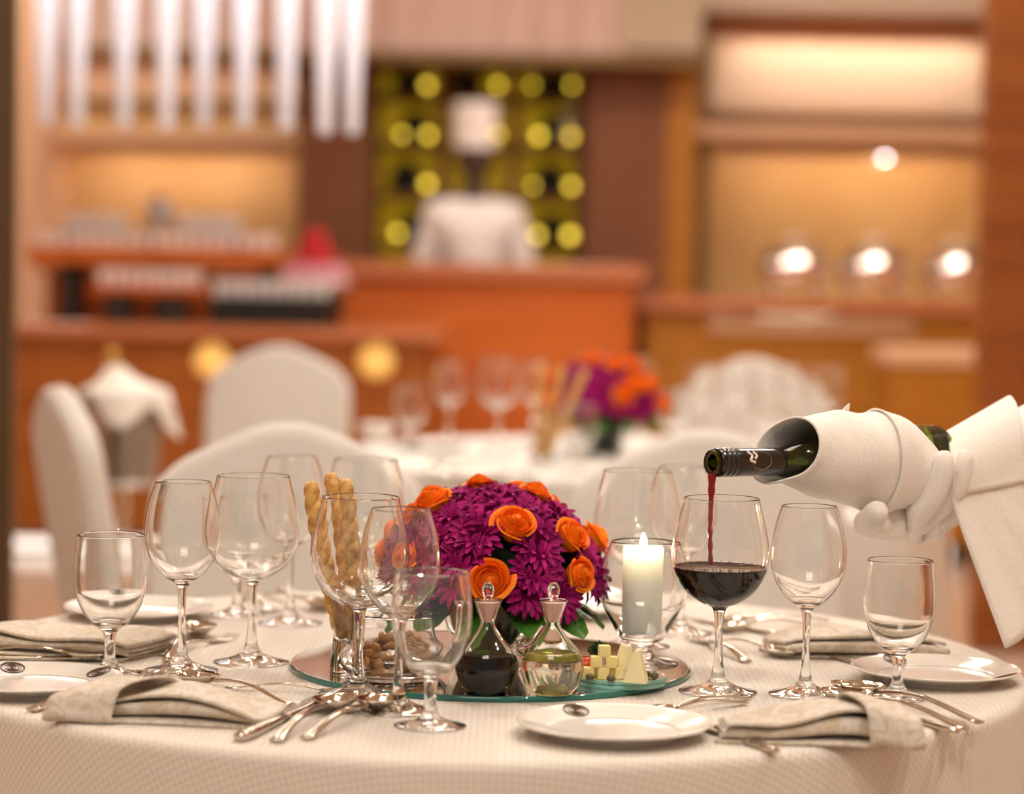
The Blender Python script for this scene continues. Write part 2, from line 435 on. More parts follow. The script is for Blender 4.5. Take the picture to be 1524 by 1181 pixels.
p = at(507, 82, 12.45)
t = thing('blue_lamp', 'tiny blue lamp on the dark wood behind the rightmost glass tubes', 'lamp', p)
obj('lamp_lens', add_lathe(bmesh.new(), [(0, .012), (.010, .008), (.013, 0), (0, 0)], 14), BLUEL, t).rotation_euler = (PI / 2, 0, 0)
obj('lamp_base', box((-.02, 0, -.02), (.02, .15, .02), .003), BLACK, t)
p = at(846, 213, 13.0); p.z = cz(213)
t = thing('pale_vase', 'tall pale vase in the second row of the amber cabinet at the right', 'vase', p)
obj('vase_wall', lathe(cat_rom([(0, .001), (.025, 0), (.035, .05), (.03, .12), (.015, .19), (.02, .215), (.016, .215), (.011, .19), (0, .18)], 4), 24), PORC, t)
# ------------------------------------------------------------------ counters
def counter(name, label, cat, rect, Y, depth, top_t, face, topm, strip=True, extra_x=0, overhang=.05):
    a = at(rect[0], rect[1], Y); b = at(rect[2], rect[1], Y); zt = at((rect[0] + rect[2]) / 2, rect[1], Y).z
    t = thing(name, label, cat, ((a.x + b.x) / 2, Y, 0)); L = (b.x - a.x) / 2
    obj('counter_body', box((-L, 0, .09), (L, depth, zt - top_t), .006), face, t, False)
    obj('plinth', box((-L + .04, .06, 0), (L - .04, depth, .09)), BLACK, t, False)
    obj('worktop', box((-L - overhang, -overhang, zt - top_t), (L + overhang, depth, zt), .008), topm, t, False)
    if strip:
        obj('plinth_strip_light', box((-L + .02, -.012, .02), (L - .02, .058, .058)), STRIPL, t, False)
    return t, L, zt
BY = 10.2
TOPG = mat('glossy_red_wood_top', (.50, .17, .07), .16, coat=.4)
bc, bL, bz = counter('buffet_counter', 'long low orange wood buffet counter with glowing plinth behind the left chairs', 'counter', (-60, 484, 640, 0), BY, .85, .05, WOODD, TOPG)
for k, px in enumerate((315, 560)):   # glowing discs stand in for pools of downlight on the wood face
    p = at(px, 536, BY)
    s_ = obj('light_pool_disc', lathe([(0, .02), (.04, .018), (.065, .008), (.07, 0), (0, 0)], 24), POOLGLOW, bc)
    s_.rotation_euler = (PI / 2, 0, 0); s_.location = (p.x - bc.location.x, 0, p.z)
cc, cL, cz_ = counter('chef_counter', 'tall orange wood serving counter the chef stands behind', 'counter', (70, 388, 944, 0), 11.2, .45, .07, WOODO, TOPG, False)
obj('face_panel', box((-cL + .1, -.02, .16), (cL - .1, 0, cz_ - .18), .004), WOODO, cc, False)
rc, rL, rz_ = counter('sideboard_counter', 'honey wood buffet counter carrying the chrome chafing dishes', 'counter', (962, 446, 1560, 0), 11.6, 1.0, .06, WOODH, TOPG)
for (x0, x1, y0, y1) in ((1056, 1362, 470, 498),):
    a = at(x0, y0, 11.6); b = at(x1, y1, 11.6)
    obj('drawer_front', box((a.x - rc.location.x, -.025, b.z), (b.x - rc.location.x, 0, a.z), .004), SHELFM, rc, False)
    obj('rail', tube([(a.x - rc.location.x, -.07, a.z), (b.x - rc.location.x, -.07, a.z)], .014, 10), STEEL, rc)
a = at(1330, 520, 10.4); b = at(1560, 520, 10.4)
t = thing('side_table', 'low honey wood side cabinet in front of the chafing dish counter', 'cabinet', ((a.x + b.x) / 2, 10.4, 0)); L = (b.x - a.x) / 2
obj('cabinet_body', box((-L, 0, .08), (L, .5, a.z - .06), .005), WOODH, t, False)
obj('cabinet_top', box((-L - .02, -.02, a.z - .06), (L + .02, .5, a.z), .005), SHELFM, t, False)
obj('plinth', box((-L, .03, 0), (L, .5, .08)), BLACK, t, False)
obj('plinth_strip_light', box((-L + .08, -.012, .012), (-L + .25, .028, .075)), STRIPL, t, False)

# chafing dishes on the right counter
def chafing(px, lab, first=None):
    p = at(px, 446, 12.0); p.z = rz_
    if first: return dup(first, p, 0, lab)
    t = thing('chafing_dish', lab, 'chafing dish', p, group='chrome chafing dishes')
    obj('water_pan', lathe(cat_rom([(0, .07), (.13, .07), (.155, .08), (.165, .13), (.172, .135)], 3), 32), CHROME, t)
    obj('dome_lid', lathe(cat_rom([(.168, .137), (.164, .16), (.13, .215), (.07, .245), (0, .25)], 4), 32), CHROME, t)
    obj('lid_handle', tube([(-.05, 0, .243), (-.05, 0, .275), (.05, 0, .275), (.05, 0, .243)], .007, 8), CHROME, t)
    for k in range(4):
        q = PI / 4 + k * PI / 2
        obj('leg', tube([(.15 * math.cos(q), .15 * math.sin(q), 0), (.145 * math.cos(q), .145 * math.sin(q), .085)], .009, 8), CHROME, t)
    return t
c0 = chafing(1182, 'chrome chafing dish at the left end of the honey wood counter')
chafing(1300, 'chrome chafing dish in the middle below the lit wall lamp', c0)
chafing(1424, 'chrome chafing dish beside the red wooden column', c0)

# buffet riser with cups, plates of sweets, dome and flowers
def on_buffet(px, py, Y): p = at(px, py, Y); return p
zr = at(230, 369, 10.70).z
ra, rb = at(52, 369, 10.70).x, at(424, 369, 10.70).x
t = thing('display_riser', 'orange wood display riser on black posts crowded with cups', 'riser', ((ra + rb) / 2, 10.70, bz)); L = (rb - ra) / 2
obj('riser_shelf', box((-L, -.16, zr - bz - .07), (L, .22, zr - bz), .004), WOODO, t, False)
for px in (108, 245, 400):
    x = at(px, 400, 10.70).x - (ra + rb) / 2
    obj('post', box((x - .038, -.1, 0), (x + .038, .15, zr - bz - .07), .003), BLACKW, t, False)
zr2 = zr + .075
ra2, rb2 = at(95, 340, 10.90).x, at(365, 340, 10.90).x
t = thing('upper_riser', 'dark narrow riser standing on the orange display riser', 'riser', ((ra2 + rb2) / 2, 10.82, zr)); L = (rb2 - ra2) / 2
obj('riser_shelf', box((-L, -.055, .05), (L, .09, .075), .003), BLACK, t, False)
for s in (-1, 0, 1): obj('post', box((s * (L - .04) - .02, -.05, 0), (s * (L - .04) + .02, .08, .05)), BLACK, t, False)
zl = at(400, 428, 10.40).z
la, lb = at(140, 428, 10.40).x, at(312, 428, 10.40).x
t = thing('lower_riser', 'long low display shelf on black posts under the orange riser', 'riser', ((la + lb) / 2, 10.35, bz)); L = (lb - la) / 2
obj('riser_shelf', box((-L, -.09, zl - bz - .03), (L, .09, zl - bz), .003), WOODO, t, False)
for px in (182, 262):
    x = at(px, 450, 10.40).x - (la + lb) / 2
    obj('post', box((x - .055, -.07, 0), (x + .055, .07, zl - bz - .03), .003), BLACKW, t, False)
tb = at(404, 440, 10.25)
t = thing('tiered_stand', 'black two step tray stand with sweets at the right end of the buffet', 'stand', (tb.x, 10.32, bz))
wa = (at(496, 440, 10.25).x - at(312, 440, 10.25).x) / 2
obj('base_block', box((-wa * .98, -.14, 0), (wa * .95, .14, zl - bz - .06), .004), BLACK, t, False)
obj('tray', box((-wa, -.15, zl - bz - .06), (wa * 1.2, .15, zl - bz - .035), .004), BLACK, t, False)
z5 = zl - .035
cup0 = None
def cup(p, lab, group):
    global cup0
    if cup0 is None:
        cup0 = thing('dessert_cup', lab, 'cup', p, group=group)
        obj('cup_wall', lathe(cat_rom([(0, .001), (.016, 0), (.02, .004), (.026, .05), (.0285, .062), (.0265, .062), (.022, .048)], 3), 20), WHITEP, cup0)
        obj('cream_filling', lathe([(0, .058), (.012, .057), (.0225, .05)], 16), DRESSING, cup0)
        return cup0
    c = dup(cup0, p, 0, lab); c['group'] = group; return c
for k in range(17):
    cup(Vector((ra + .05 + k * (rb - ra - .1) / 16, 10.61 + .004 * (k % 3), zr)), 'small white dessert cup in the front row on the orange riser', 'dessert cups in the front row of the orange riser')
for k in list(range(5)) + list(range(9, 14)):
    cup(Vector((ra2 + .04 + k * (rb2 - ra2 - .08) / 13, 10.83, zr2)), 'small white dessert cup on the dark upper riser', 'dessert cups on the upper riser')
for k in range(8):
    cup(Vector((la + .05 + k * (lb - la - .1) / 7, 10.33, zl)), 'small white dessert cup on the low shelf under the orange riser', 'dessert cups on the low shelf')
for k in range(9):
    cup(Vector((tb.x - wa * .85 + k * wa * 1.7 / 8, 10.24, z5)), 'small white dessert cup along the front of the black tray stand', 'dessert cups on the black tray stand')
sw0 = None
for k in range(10):
    p = Vector((tb.x - wa * .85 + k * wa * 1.7 / 9, 10.33 + .03 * (k % 2), z5))
    if sw0 is None:
        sw0 = tag(obj('chocolate_cake', lathe(cat_rom([(0, 0), (.026, 0), (.028, .02), (.022, .036), (0, .04)], 3), 16), mat('chocolate', (.09, .035, .015), .4)), 'small round chocolate cake behind the cups on the black tray', 'cake', 'chocolate cakes on the black tray stand'); sw0.location = p
    else: dup(sw0, p)
p = at(237, 333, 10.82); p.z = zr2
t = thing('cake_dome', 'clear domed cake stand in the middle of the upper riser', 'cake stand', (p.x, 10.83, zr2))
obj('stand', lathe(cat_rom([(0, 0), (.05, 0), (.045, .006), (.012, .012), (.012, .03), (.07, .036), (.07, .04), (0, .04)], 3), 24), WHITEP, t)
obj('glass_dome', lathe([(.062, .041), (.062, .08), (.05, .115), (.025, .135), (0, .14), (0, .138), (.024, .133), (.048, .113), (.06, .08), (.06, .041), (.062, .041)], 24), GLASS, t)
obj('dome_knob', lathe(cat_rom([(0, .14), (.008, .142), (.014, .155), (.008, .167), (0, .169)], 3), 16), REDF, t)
obj('cake', lathe(cat_rom([(0, .0405), (.045, .0405), (.048, .07), (.03, .085), (0, .088)], 3), 20), DRESSING, t)

def leafball(bm, c, r, n, rnd, s=.02, squash=1):
    for k in range(n):
        z = 1 - 2 * (k + .5) / n; q = k * 2.39996
        d = Vector((math.sqrt(1 - z * z) * math.cos(q), math.sqrt(1 - z * z) * math.sin(q), z * squash))
        o = Vector(c) + d * r * rnd.uniform(.7, 1.05)
        u = d.orthogonal().normalized() * s; v = d.cross(u).normalized() * s; tip = o + d * s * 1.6
        vs = [bm.verts.new(o + u * .6), bm.verts.new(o + v * .6), bm.verts.new(o - u * .6), bm.verts.new(o - v * .6), bm.verts.new(tip)]
        for i in range(4): bm.faces.new((vs[i], vs[(i + 1) % 4], vs[4]))
    return bm
rnd = random.Random(4)
p = at(466, 410, 10.50)
t = thing('flower_basket', 'red gerberas over pink blossoms arranged at the right of the buffet', 'flower arrangement', (p.x, 10.58, bz))
z_ = zl - bz
obj('pedestal', box((-.11, -.08, 0), (.11, .1, z_ - .02), .004), BLACK, t, False)
obj('bowl', lathe(cat_rom([(0, z_ - .018), (.08, z_ - .018), (.14, z_ + .01), (.15, z_ + .03), (0, z_ + .028)], 3), 24), WHITEP, t)
bm = bmesh.new()
for x, y, z in ((-.07, 0, .05), (.07, -.02, .05), (0, -.05, .055), (0, .05, .06), (.0, 0, .08)): leafball(bm, (x, y, z_ + z), .05, 70, rnd, .02, .8)
obj('pink_blossom', bm, PINKF, t, False)
for x, y, z in ((-.02, 0, .15), (.035, -.02, .13), (-.05, .03, .10), (.0, -.03, .11), (.0, .0, .20)):
    obj('gerbera', leafball(bmesh.new(), (x, y, z_ + z), .035, 60, rnd, .018, .8), REDF, t, False)

# ------------------------------------------------------------------ glass tube pendants
ordn = ['leftmost', 'second from the left', 'third from the left', 'fourth from the left', 'middle one', 'fourth from the right', 'third from the right', 'second from the right', 'rightmost']
tb0 = None
for k, (px, wpx, yb, Y) in enumerate(((68, 26, 186, 8.2), (114, 30, 190, 8.0), (184, 30, 191, 8.0), (247, 36, 194, 7.8), (303, 28, 190, 8.2), (363, 28, 190, 8.2), (425, 34, 194, 7.9), (483, 40, 200, 7.6), (524, 32, 200, 7.8))):
    p = at(px, yb, Y)
    lab = 'lit frosted glass tube pendant, %s of the row of nine' % ordn[k]
    if tb0 is None:
        tb0 = thing('tube_pendant', lab, 'pendant light', p, group='frosted glass tube pendants')
        obj('glass_tube', lathe(cat_rom([(0, 0), (.014, .002), (.021, .016), (.023, .08), (.040, .6), (.05, 1.05), (0, 1.055)], 4), 24), TUBEM, tb0)
        obj('cap', lathe([(0, 1.05), (.054, 1.05), (.054, 1.09), (.01, 1.1), (0, 1.1)], 20), CHROME, tb0)
        obj('cable', tube([(0, 0, 1.1), (0, 0, 1.62)], .003, 6), CHROME, tb0)
    else: dup(tb0, p, 0, lab)

# ------------------------------------------------------------------ people
def skin_obj(name, V, Eg, root, m, parent, sub=2):
    """one continuous skinned surface from joints {key: (pos, radius)} and bones [(a, b)]"""
    keys = list(V); me = bpy.data.meshes.new(name)
    me.from_pydata([Vector(V[k][0]) for k in keys], [(keys.index(a), keys.index(b)) for a, b in Eg], [])
    o = bpy.data.objects.new(name, me); COL.objects.link(o); o.parent = parent; me.materials.append(m)
    o.modifiers.new('skin', 'SKIN').use_smooth_shade = True
    sv = me.skin_vertices[0].data
    for i, k in enumerate(keys):
        r = V[k][1]; sv[i].radius = (r, r) if not hasattr(r, '__len__') else r
        sv[i].use_root = (k == root)
    sb = o.modifiers.new('smooth', 'SUBSURF'); sb.levels = sub; sb.render_levels = sub
    return o
def chain(Eg, *ks):
    for a, b in zip(ks, ks[1:]): Eg.append((a, b))
LIPS = mat('lips', (.13, .04, .03), .45)
def head_mesh(bm, lean):
    """head with brow, eye hollows, nose, cheeks and chin as one displaced ellipsoid, plus ears"""
    nu, nv = 64, 48; c = Vector((0, -lean - .006, 1.665)); P = []
    def g(x, z, x0, z0, sx, sz): return math.exp(-((x - x0) / sx) ** 2 - ((z - z0) / sz) ** 2)
    for i in range(nv + 1):
        th = PI * i / nv; row = []
        for k in range(nu):
            ph = 2 * PI * k / nu; d = Vector((math.sin(th) * math.sin(ph), -math.sin(th) * math.cos(ph), math.cos(th)))
            x, y, z = d.x * .076, d.y * .098, d.z * .122
            if z < 0: x *= 1 - .34 * (z / .122) ** 2; y *= 1 - .16 * (z / .122) ** 2
            if y < 0:
                f = 0
                f += .027 * g(x, z, 0, -.036, .014, .015) + .016 * g(x, z, 0, -.015, .009, .022)      # nose
                f += .006 * g(x, z, 0, .016, .05, .010)                                              # brow
                f -= .009 * (g(x, z, .031, -.012, .015, .010) + g(x, z, -.031, -.012, .015, .010))       # eye hollows
                f += .004 * g(x, z, 0, -.076, .022, .010) + .010 * g(x, z, 0, -.105, .022, .014)        # lips, chin
                f += .004 * (g(x, z, .042, -.040, .015, .016) + g(x, z, -.042, -.040, .015, .016))
                y -= f
            row.append(c + Vector((x, y, z)))
        P.append(row)
    top = bm.verts.new(P[0][0]); bot = bm.verts.new(P[-1][0]); V = add_grid(bm, P[1:-1], True)
    for k in range(nu): bm.faces.new((top, V[0][(k + 1) % nu], V[0][k])); bm.faces.new((bot, V[-1][k], V[-1][(k + 1) % nu]))
    for s in (-1, 1):
        M = Matrix.Translation((.078 * s, -lean + .004, 1.645)) @ Matrix.Rotation(.3 * s, 4, 'Z') @ Matrix.Diagonal((.010, .019, .032, 1))
        bmesh.ops.create_uvsphere(bm, u_segments=16, v_segments=12, radius=1, matrix=M)
def body_obj(V, Eg, m, parent, lean):
    o = skin_obj('body', V, Eg, 'pelvis', m, parent)
    dg = bpy.context.evaluated_depsgraph_get(); dg.update(); bm = bmesh.new(); bm.from_mesh(o.evaluated_get(dg).to_mesh())
    head_mesh(bm, lean); bmesh.ops.recalc_face_normals(bm, faces=bm.faces)
    me = bpy.data.meshes.new('body'); bm.to_mesh(me); bm.free(); me.materials.append(m)
    o.modifiers.clear(); o.data = me
    r = o.modifiers.new('merge', 'REMESH'); r.mode = 'VOXEL'; r.voxel_size = .0055; r.use_smooth_shade = True
    q = o.modifiers.new('soften', 'SMOOTH'); q.iterations = 3
    return o
def person(name, label, loc, rz, skin, arms, jacket_m, lean=0.0, gloves=None, hat=False):
    t = thing(name, label, 'person', loc, rz)
    V = dict(pelvis=((0, 0, .96), .112), waist=((0, -lean * .3, 1.10), .115), chest=((0, -lean * .7, 1.28), .13), collar=((0, -lean, 1.43), .075),
             neck=((0, -lean - .006, 1.50), .052), head=((0, -lean - .008, 1.59), .050))
    Eg = []; chain(Eg, 'pelvis', 'waist', 'chest', 'collar', 'neck', 'head')
    JV = {k: (V[k][0], V[k][1] + .026) for k in ('pelvis', 'waist', 'chest', 'collar')}
    JV['pelvis'] = ((0, 0, .95), .148); JV['hem'] = ((0, 0, .71), .150); JV['stand'] = ((0, -lean - .005, 1.485), .070)
    JE = [('hem', 'pelvis'), ('pelvis', 'waist'), ('waist', 'chest'), ('chest', 'collar'), ('collar', 'stand')]
    TV = dict(pelvis=((0, 0, .95), .092)); TE = []
    for s, sx in (('L', 1), ('R', -1)):
        V['hip' + s] = ((.070 * sx, 0, .82), .066); V['knee' + s] = ((.1 * sx, -.01, .5), .058); V['ank' + s] = ((.1 * sx, .02, .09), .042); V['toe' + s] = ((.11 * sx, -.15, .035), .032)
        chain(Eg, 'pelvis', 'hip' + s, 'knee' + s, 'ank' + s, 'toe' + s)
        TV['hip' + s] = ((.066 * sx, 0, .80), .084); TV['knee' + s] = (V['knee' + s][0], .08); TV['ank' + s] = (V['ank' + s][0], .075)
        chain(TE, 'pelvis', 'hip' + s, 'knee' + s, 'ank' + s)
        sh, el, wr = arms[s][:3]
        V['sho' + s] = (sh, .068); V['elb' + s] = (el, .047); V['wri' + s] = (wr, .030)
        chain(Eg, 'collar', 'sho' + s, 'elb' + s, 'wri' + s)
        JV['sho' + s] = (sh, .085); JV['elb' + s] = (el, .064); JV['cuf' + s] = (Vector(wr).lerp(Vector(el), .12), .046)
        chain(JE, 'collar', 'sho' + s, 'elb' + s, 'cuf' + s)
        hv = arms[s][3]            # hand: {key: (pos, r)} with bones
        starts = {a for a, b in hv['e']}
        for k, (p, r) in hv['v'].items():
            if k in starts: V[s + k] = (p, r * .5)
        for a, b in hv['e']:
            if b in starts: Eg.append((('wri' + s) if a == 'wrist' else s + a, s + b))
        if gloves and s in gloves:
            GV = {'cuff': (Vector(wr).lerp(Vector(el), .2), .040), 'wrist': (wr, .036)}
            GV.update(hv['v'])
            gl = skin_obj('glove', GV, [('cuff', 'wrist')] + hv['e'], 'wrist', GLOVE, t, 2)
            sm = gl.modifiers.new('soften', 'SMOOTH'); sm.iterations = 5; sm.factor = .5
        sh_ = obj('shoe', tube([(.1 * sx, .07, .03), (.1 * sx, .0, .04), (.105 * sx, -.1, .03), (.11 * sx, -.19, .024)], [.034, .046, .044, .025], 12, True, [.03, .04, .03, .02], (0, 0, 1)), BLACK, t)
    body_obj(V, Eg, skin, t, lean)
    skin_obj('jacket', JV, JE, 'pelvis', jacket_m, t)
    skin_obj('trousers', TV, TE, 'pelvis', TROUS, t)
    for s in (-1, 1):
        e_ = obj('eye', lathe([(0, -.0105), (.008, -.007), (.0105, 0), (.008, .007), (0, .0105)], 14), PORC, t); e_.location = (.031 * s, -lean - .0845, 1.652)
        obj('iris', add_lathe(bmesh.new(), [(0, .0112), (.003, .0110), (.0052, .0092), (0, .009)], 12), HAIR, e_).rotation_euler = (PI / 2, 0, 0)
        obj('eyebrow', tube([(.014 * s, -lean - .1015, 1.674), (.032 * s, -lean - .0975, 1.679), (.05 * s, -lean - .083, 1.673)], [.003, .0035, .002], 8), HAIR, t)
    obj('lips', tube([(-.024, -lean - .076, 1.587), (-.010, -lean - .0875, 1.590), (0, -lean - .0895, 1.588), (.010, -lean - .0875, 1.590), (.024, -lean - .076, 1.587)], [.002, .0048, .0052, .0048, .002], 10), LIPS, t)
    if hat:
        obj('chef_hat', add_lathe(bmesh.new(), cat_rom([(.094, 1.712), (.096, 1.74), (.094, 1.78), (.10, 1.85), (.103, 1.90), (.095, 1.92), (0, 1.93)], 4), 32, 0, 0, -lean - .008), SHIRT, t)
        for k in range(4):
            for s in (-1, 1):
                obj('button', add_lathe(bmesh.new(), [(0, .005), (.008, .003), (.009, 0), (0, 0)], 10), BLACK, t).matrix_local = Matrix.Translation((.05 * s, -lean - .157, 1.34 - k * .075)) @ Matrix.Rotation(PI / 2, 4, 'X')
    else:
        obj('hair', add_lathe(bmesh.new(), [(.079 * math.cos(q), 1.71 + .088 * math.sin(q)) for q in [-.25 + i * 1.80 / 10 for i in range(11)]] + [(0, 1.799)], 28), HAIR, t).matrix_local = Matrix.Translation((0, -lean + .012, 0)) @ Matrix.Diagonal((1.02, 1.20, 1, 1))
    return t
def simple_hand(w, d):
    """relaxed hand: w wrist point, d direction of the fingers"""
    w = Vector(w); d = Vector(d).normalized(); s = d.cross(Vector((0, 1, 0))); s = s.normalized() if s.length > .1 else Vector((1, 0, 0)); n = d.cross(s)
    v = {'palm': (w + d * .055, .034)}; e = [('wrist', 'palm')]
    for k, (o, L) in enumerate(((-.03, .05), (-.01, .065), (.01, .06), (.03, .045))):
        v['f%da' % k] = (w + d * .095 + s * o, .011); v['f%db' % k] = (w + d * (.095 + L * .55) + s * o * 1.1 + n * .006, .010); v['f%dc' % k] = (w + d * (.09 + L) + s * o * 1.1 + n * .02, .008)
        e += [('palm', 'f%da' % k), ('f%da' % k, 'f%db' % k), ('f%db' % k, 'f%dc' % k)]
    v['t1'] = (w + d * .05 - s * .045 + n * .01, .013); v['t2'] = (w + d * .085 - s * .055 + n * .02, .010); e += [('palm', 't1'), ('t1', 't2')]
    return {'v': v, 'e': e}
cp = at(706, 300, 11.95)
person('person', 'chef in a white jacket and tall white hat standing behind the orange counter', (cp.x, 11.95, 0.02), 0, SKIN_D,
       {'L': [(.17, 0, 1.40), (.245, .03, 1.13), (.16, -.09, .93), simple_hand((.16, -.09, .93), (-.8, -.5, -.5))],
        'R': [(-.17, 0, 1.40), (-.245, .03, 1.13), (-.16, -.09, .93), simple_hand((-.16, -.09, .93), (.8, -.5, -.5))]}, SHIRT, 0, None, True)

# ------------------------------------------------------------------ bottle, towel, waiter
GLW = on_z(1068, 1030)                                   # foot of the glass that is being filled
BA = at(1060, 688, GLW.y + .002)                         # mouth
BB = at(1391, 683, GLW.y + .17)                          # base
BL = (BB - BA).length; be = (BB - BA).normalized()
bu = (Vector((0, 0, 1)) - be * be.z).normalized(); bf = -bu.cross(be).normalized()
if bf.y > 0: bf = -bf
def bp_(t, ang, r):
    a = R(ang); return BA + be * (t * BL) + (bu * math.cos(a) + bf * math.sin(a)) * r
BM = Matrix((be.to_4d(), bf.to_4d(), bu.to_4d(), (0, 0, 0, 1))).transposed(); 
for i in range(3): BM[i][3] = BA[i]
BM[3][0] = BM[3][1] = BM[3][2] = 0; BM[3][3] = 1
LZ = Matrix.Rotation(PI / 2, 4, 'Y')                     # lathe z axis -> bottle x axis
k_ = BL / .295
bt = thing('wine_bottle', 'tilted green glass wine bottle pouring red wine, held in the gloved hand', 'bottle'); bt.matrix_world = BM
def bl(name, prof, m, n=4, seg=40):
    bm = lathe(cat_rom([(r, z * k_) for r, z in prof], n), seg); bm.transform(LZ); return obj(name, bm, m, bt)
bl('glass_body', [(.0092, .001), (.0125, .0005), (.0135, .004), (.0132, .06), (.0145, .085), (.022, .105), (.033, .125), (.0375, .145), (.0378, .20), (.0378, .285), (.034, .294), (.02, .293), (.012, .280), (0, .275),
                  (0, .279), (.010, .284), (.02, .289), (.031, .288), (.0345, .28), (.0347, .20), (.0345, .147), (.030, .127), (.0195, .108), (.0115, .086), (.0095, .06), (.0092, .006), (.0092, .001)], GLASS and BOTTLE)
bm = bmesh.new()                                          # the wine lying along the lower side
for i in range(17):
    t_ = .09 + i * .0118
    rr = [.0125, .0158, .0205, .026, .031, .0345][i] if i < 6 else .0352
    if i >= 15: rr = .0352 - (i - 14) * .003
    lev = -.002 - .004 * (i / 16)
    ring = []
    for k in range(24):
        a = 2 * PI * k / 24; y, z = rr * math.sin(a), rr * math.cos(a)
        ring.append(bm.verts.new((t_ * k_, y, min(z, lev))))
    if i:
        for k in range(24): bm.faces.new((prev[k], prev[(k + 1) % 24], ring[(k + 1) % 24], ring[k]))
    else: bm.faces.new(ring)
    prev = ring
bm.faces.new(prev[::-1])
obj('wine_left_inside', bm, BOTTLEW, bt)
bl('neck_sleeve', [(.0152, .006), (.0156, .009), (.0150, .012), (.0156, .015), (.0150, .018), (.0156, .021), (.0150, .024), (.0152, .03), (.0150, .078), (.0147, .083), (.0138, .0835), (.0136, .05), (.0138, .006), (.0152, .006)], CAPS, 3)
def on_neck(name, pts, r, m):
    """small print lying on the sleeve: pts are (x along the neck, degrees round it)"""
    bm = bmesh.new(); add_tube(bm, [(x * k_, .0151 * math.sin(R(a)), .0151 * math.cos(R(a))) for x, a in pts], r, 6); return obj(name, bm, m, bt)
on_neck('gold_ring_print', [(.052 + .012 * math.cos(q), 78 + 40 * math.sin(q)) for q in [2 * PI * i / 28 for i in range(29)]], .00022, GOLDP)
on_neck('pale_leaf_print', cat_rom([(.036, 40), (.040, 62), (.037, 78), (.043, 88)], 4), .0016, MARK)
on_neck('pale_leaf_print', cat_rom([(.043, 42), (.046, 58), (.043, 74)], 4), .0014, MARK)

# towel wrapped round the bottle
def lerp_tab(x, tab):
    for (x0, y0), (x1, y1) in zip(tab, tab[1:]):
        if x <= x1: return y0 + (y1 - y0) * max(0, min(1, (x - x0) / (x1 - x0)))
    return tab[-1][1]
def wrap_r(t, a):
    """radius of the wrapped cloth about the bottle axis: t along the bottle, a degrees from the top"""
    top = lerp_tab(t, [(.22, .040), (.36, .044), (.55, .0515), (.74, .0500), (.95, .0425)])
    low = lerp_tab(t, [(.22, .0178), (.30, .0190), (.42, .0345), (.58, .0445), (.72, .0570), (.95, .0500)])
    r = low + (top - low) * (1 + math.cos(R(a))) / 2 - .003 * abs(math.sin(R(a)))
    r += .0016 * math.sin(t * 38 - R(a) * 2.2) * max(0, min(1, (t - .45) * 4)) + .0012 * math.sin(t * 16 + R(a) * 3)
    return max(r, lerp_tab(t, [(.27, .0162), (.36, .0242), (.42, .0345), (.48, .0392), (1, .0396)]))
P = []
for i in range(49):
    t_ = i / 48; row = []
    for k in range(72):
        a = 360 * k / 72
        lip = .295 + .055 * math.cos(R(a)) + .05 * math.sin(R(a))          # slanted mouth of the wrap
        end = .855 - .08 * math.cos(R(a)) + .06 * math.sin(R(a))
        tt = lip + (end - lip) * t_
        rr = wrap_r(tt, a) + .003 * math.exp(-(t_ / .05) ** 2)
        row.append(bp_(tt, a, rr))
    P.append(row)
bm = bmesh.new(); add_grid(bm, P, True)
tw = tag(obj('wrapped_towel', bm, TOWEL), 'white cloth napkin wrapped round the body of the pouring bottle', 'towel'); solid(tw, .0022, 1)
fl_ = obj('towel_overlap', bmesh.new(), TOWEL, tw)
bm = bmesh.new(); P = []
for i in range(21):
    t_ = i / 20; row = []
    for k in range(31):
        a = -70 + 215 * k / 30
        edge = .735 - .02 * math.sin(k / 30 * PI) - .05 * (k / 30) ** 2
        tt = edge + (.845 - .08 * math.cos(R(a)) + .06 * math.sin(R(a)) - edge) * t_
        row.append(bp_(tt, a, wrap_r(tt, a) + .0030 + .0022 * math.exp(-(t_ / .2) ** 2)))
    P.append(row)
add_grid(bm, P); bmesh.ops.recalc_face_normals(bm, faces=bm.faces); bm.to_mesh(fl_.data); bm.free()
for p in fl_.data.polygons: p.use_smooth = True
solid(fl_, .0022, 0)
pk = obj('towel_corner', tube([bp_(.575, -5, .048), bp_(.59, -3, .056), bp_(.592, 0, .0615)], [.007, .004, .0008], 8, True, [.003, .002, .0006]), TOWEL, tw)

# waiter: stands to the right of the frame, right arm reaching in
WL = Vector((.93, 3.03, 0.0)); WRZ = -PI / 2 - .12
WI = (Matrix.Translation(WL) @ Matrix.Rotation(WRZ, 4, 'Z')).inverted()
def wl(p): return WI @ Vector(p)
wrist = at(1425, 716, BB.y + .02)
hv = {'v': {}, 'e': []}
def hp(k, t, ang, r, rad, par=None):
    hv['v'][k] = (wl(bp_(t, ang, r)), rad)
    if par: hv['e'].append((par, k))
hp('heel', 1.0, 172, .058, .031, 'wrist')
hp('palm', .88, 180, .068, .029, 'heel')
hp('p2', .80, 182, .068, .024, 'palm')
for n_, tb, seq in (('pinky', .93, [(.925, 158, .064, .0135), (.955, 122, .062, .0128), (.975, 88, .058, .0118), (.985, 74, .055, .010)]),
                    ('ring', .85, [(.83, 158, .068, .0145), (.845, 126, .066, .0138), (.865, 92, .062, .0130), (.875, 74, .059, .011)])):
    prev_ = 'palm'
    for i, q in enumerate(seq): hp(n_ + str(i), q[0], q[1], q[2], q[3], prev_); prev_ = n_ + str(i)
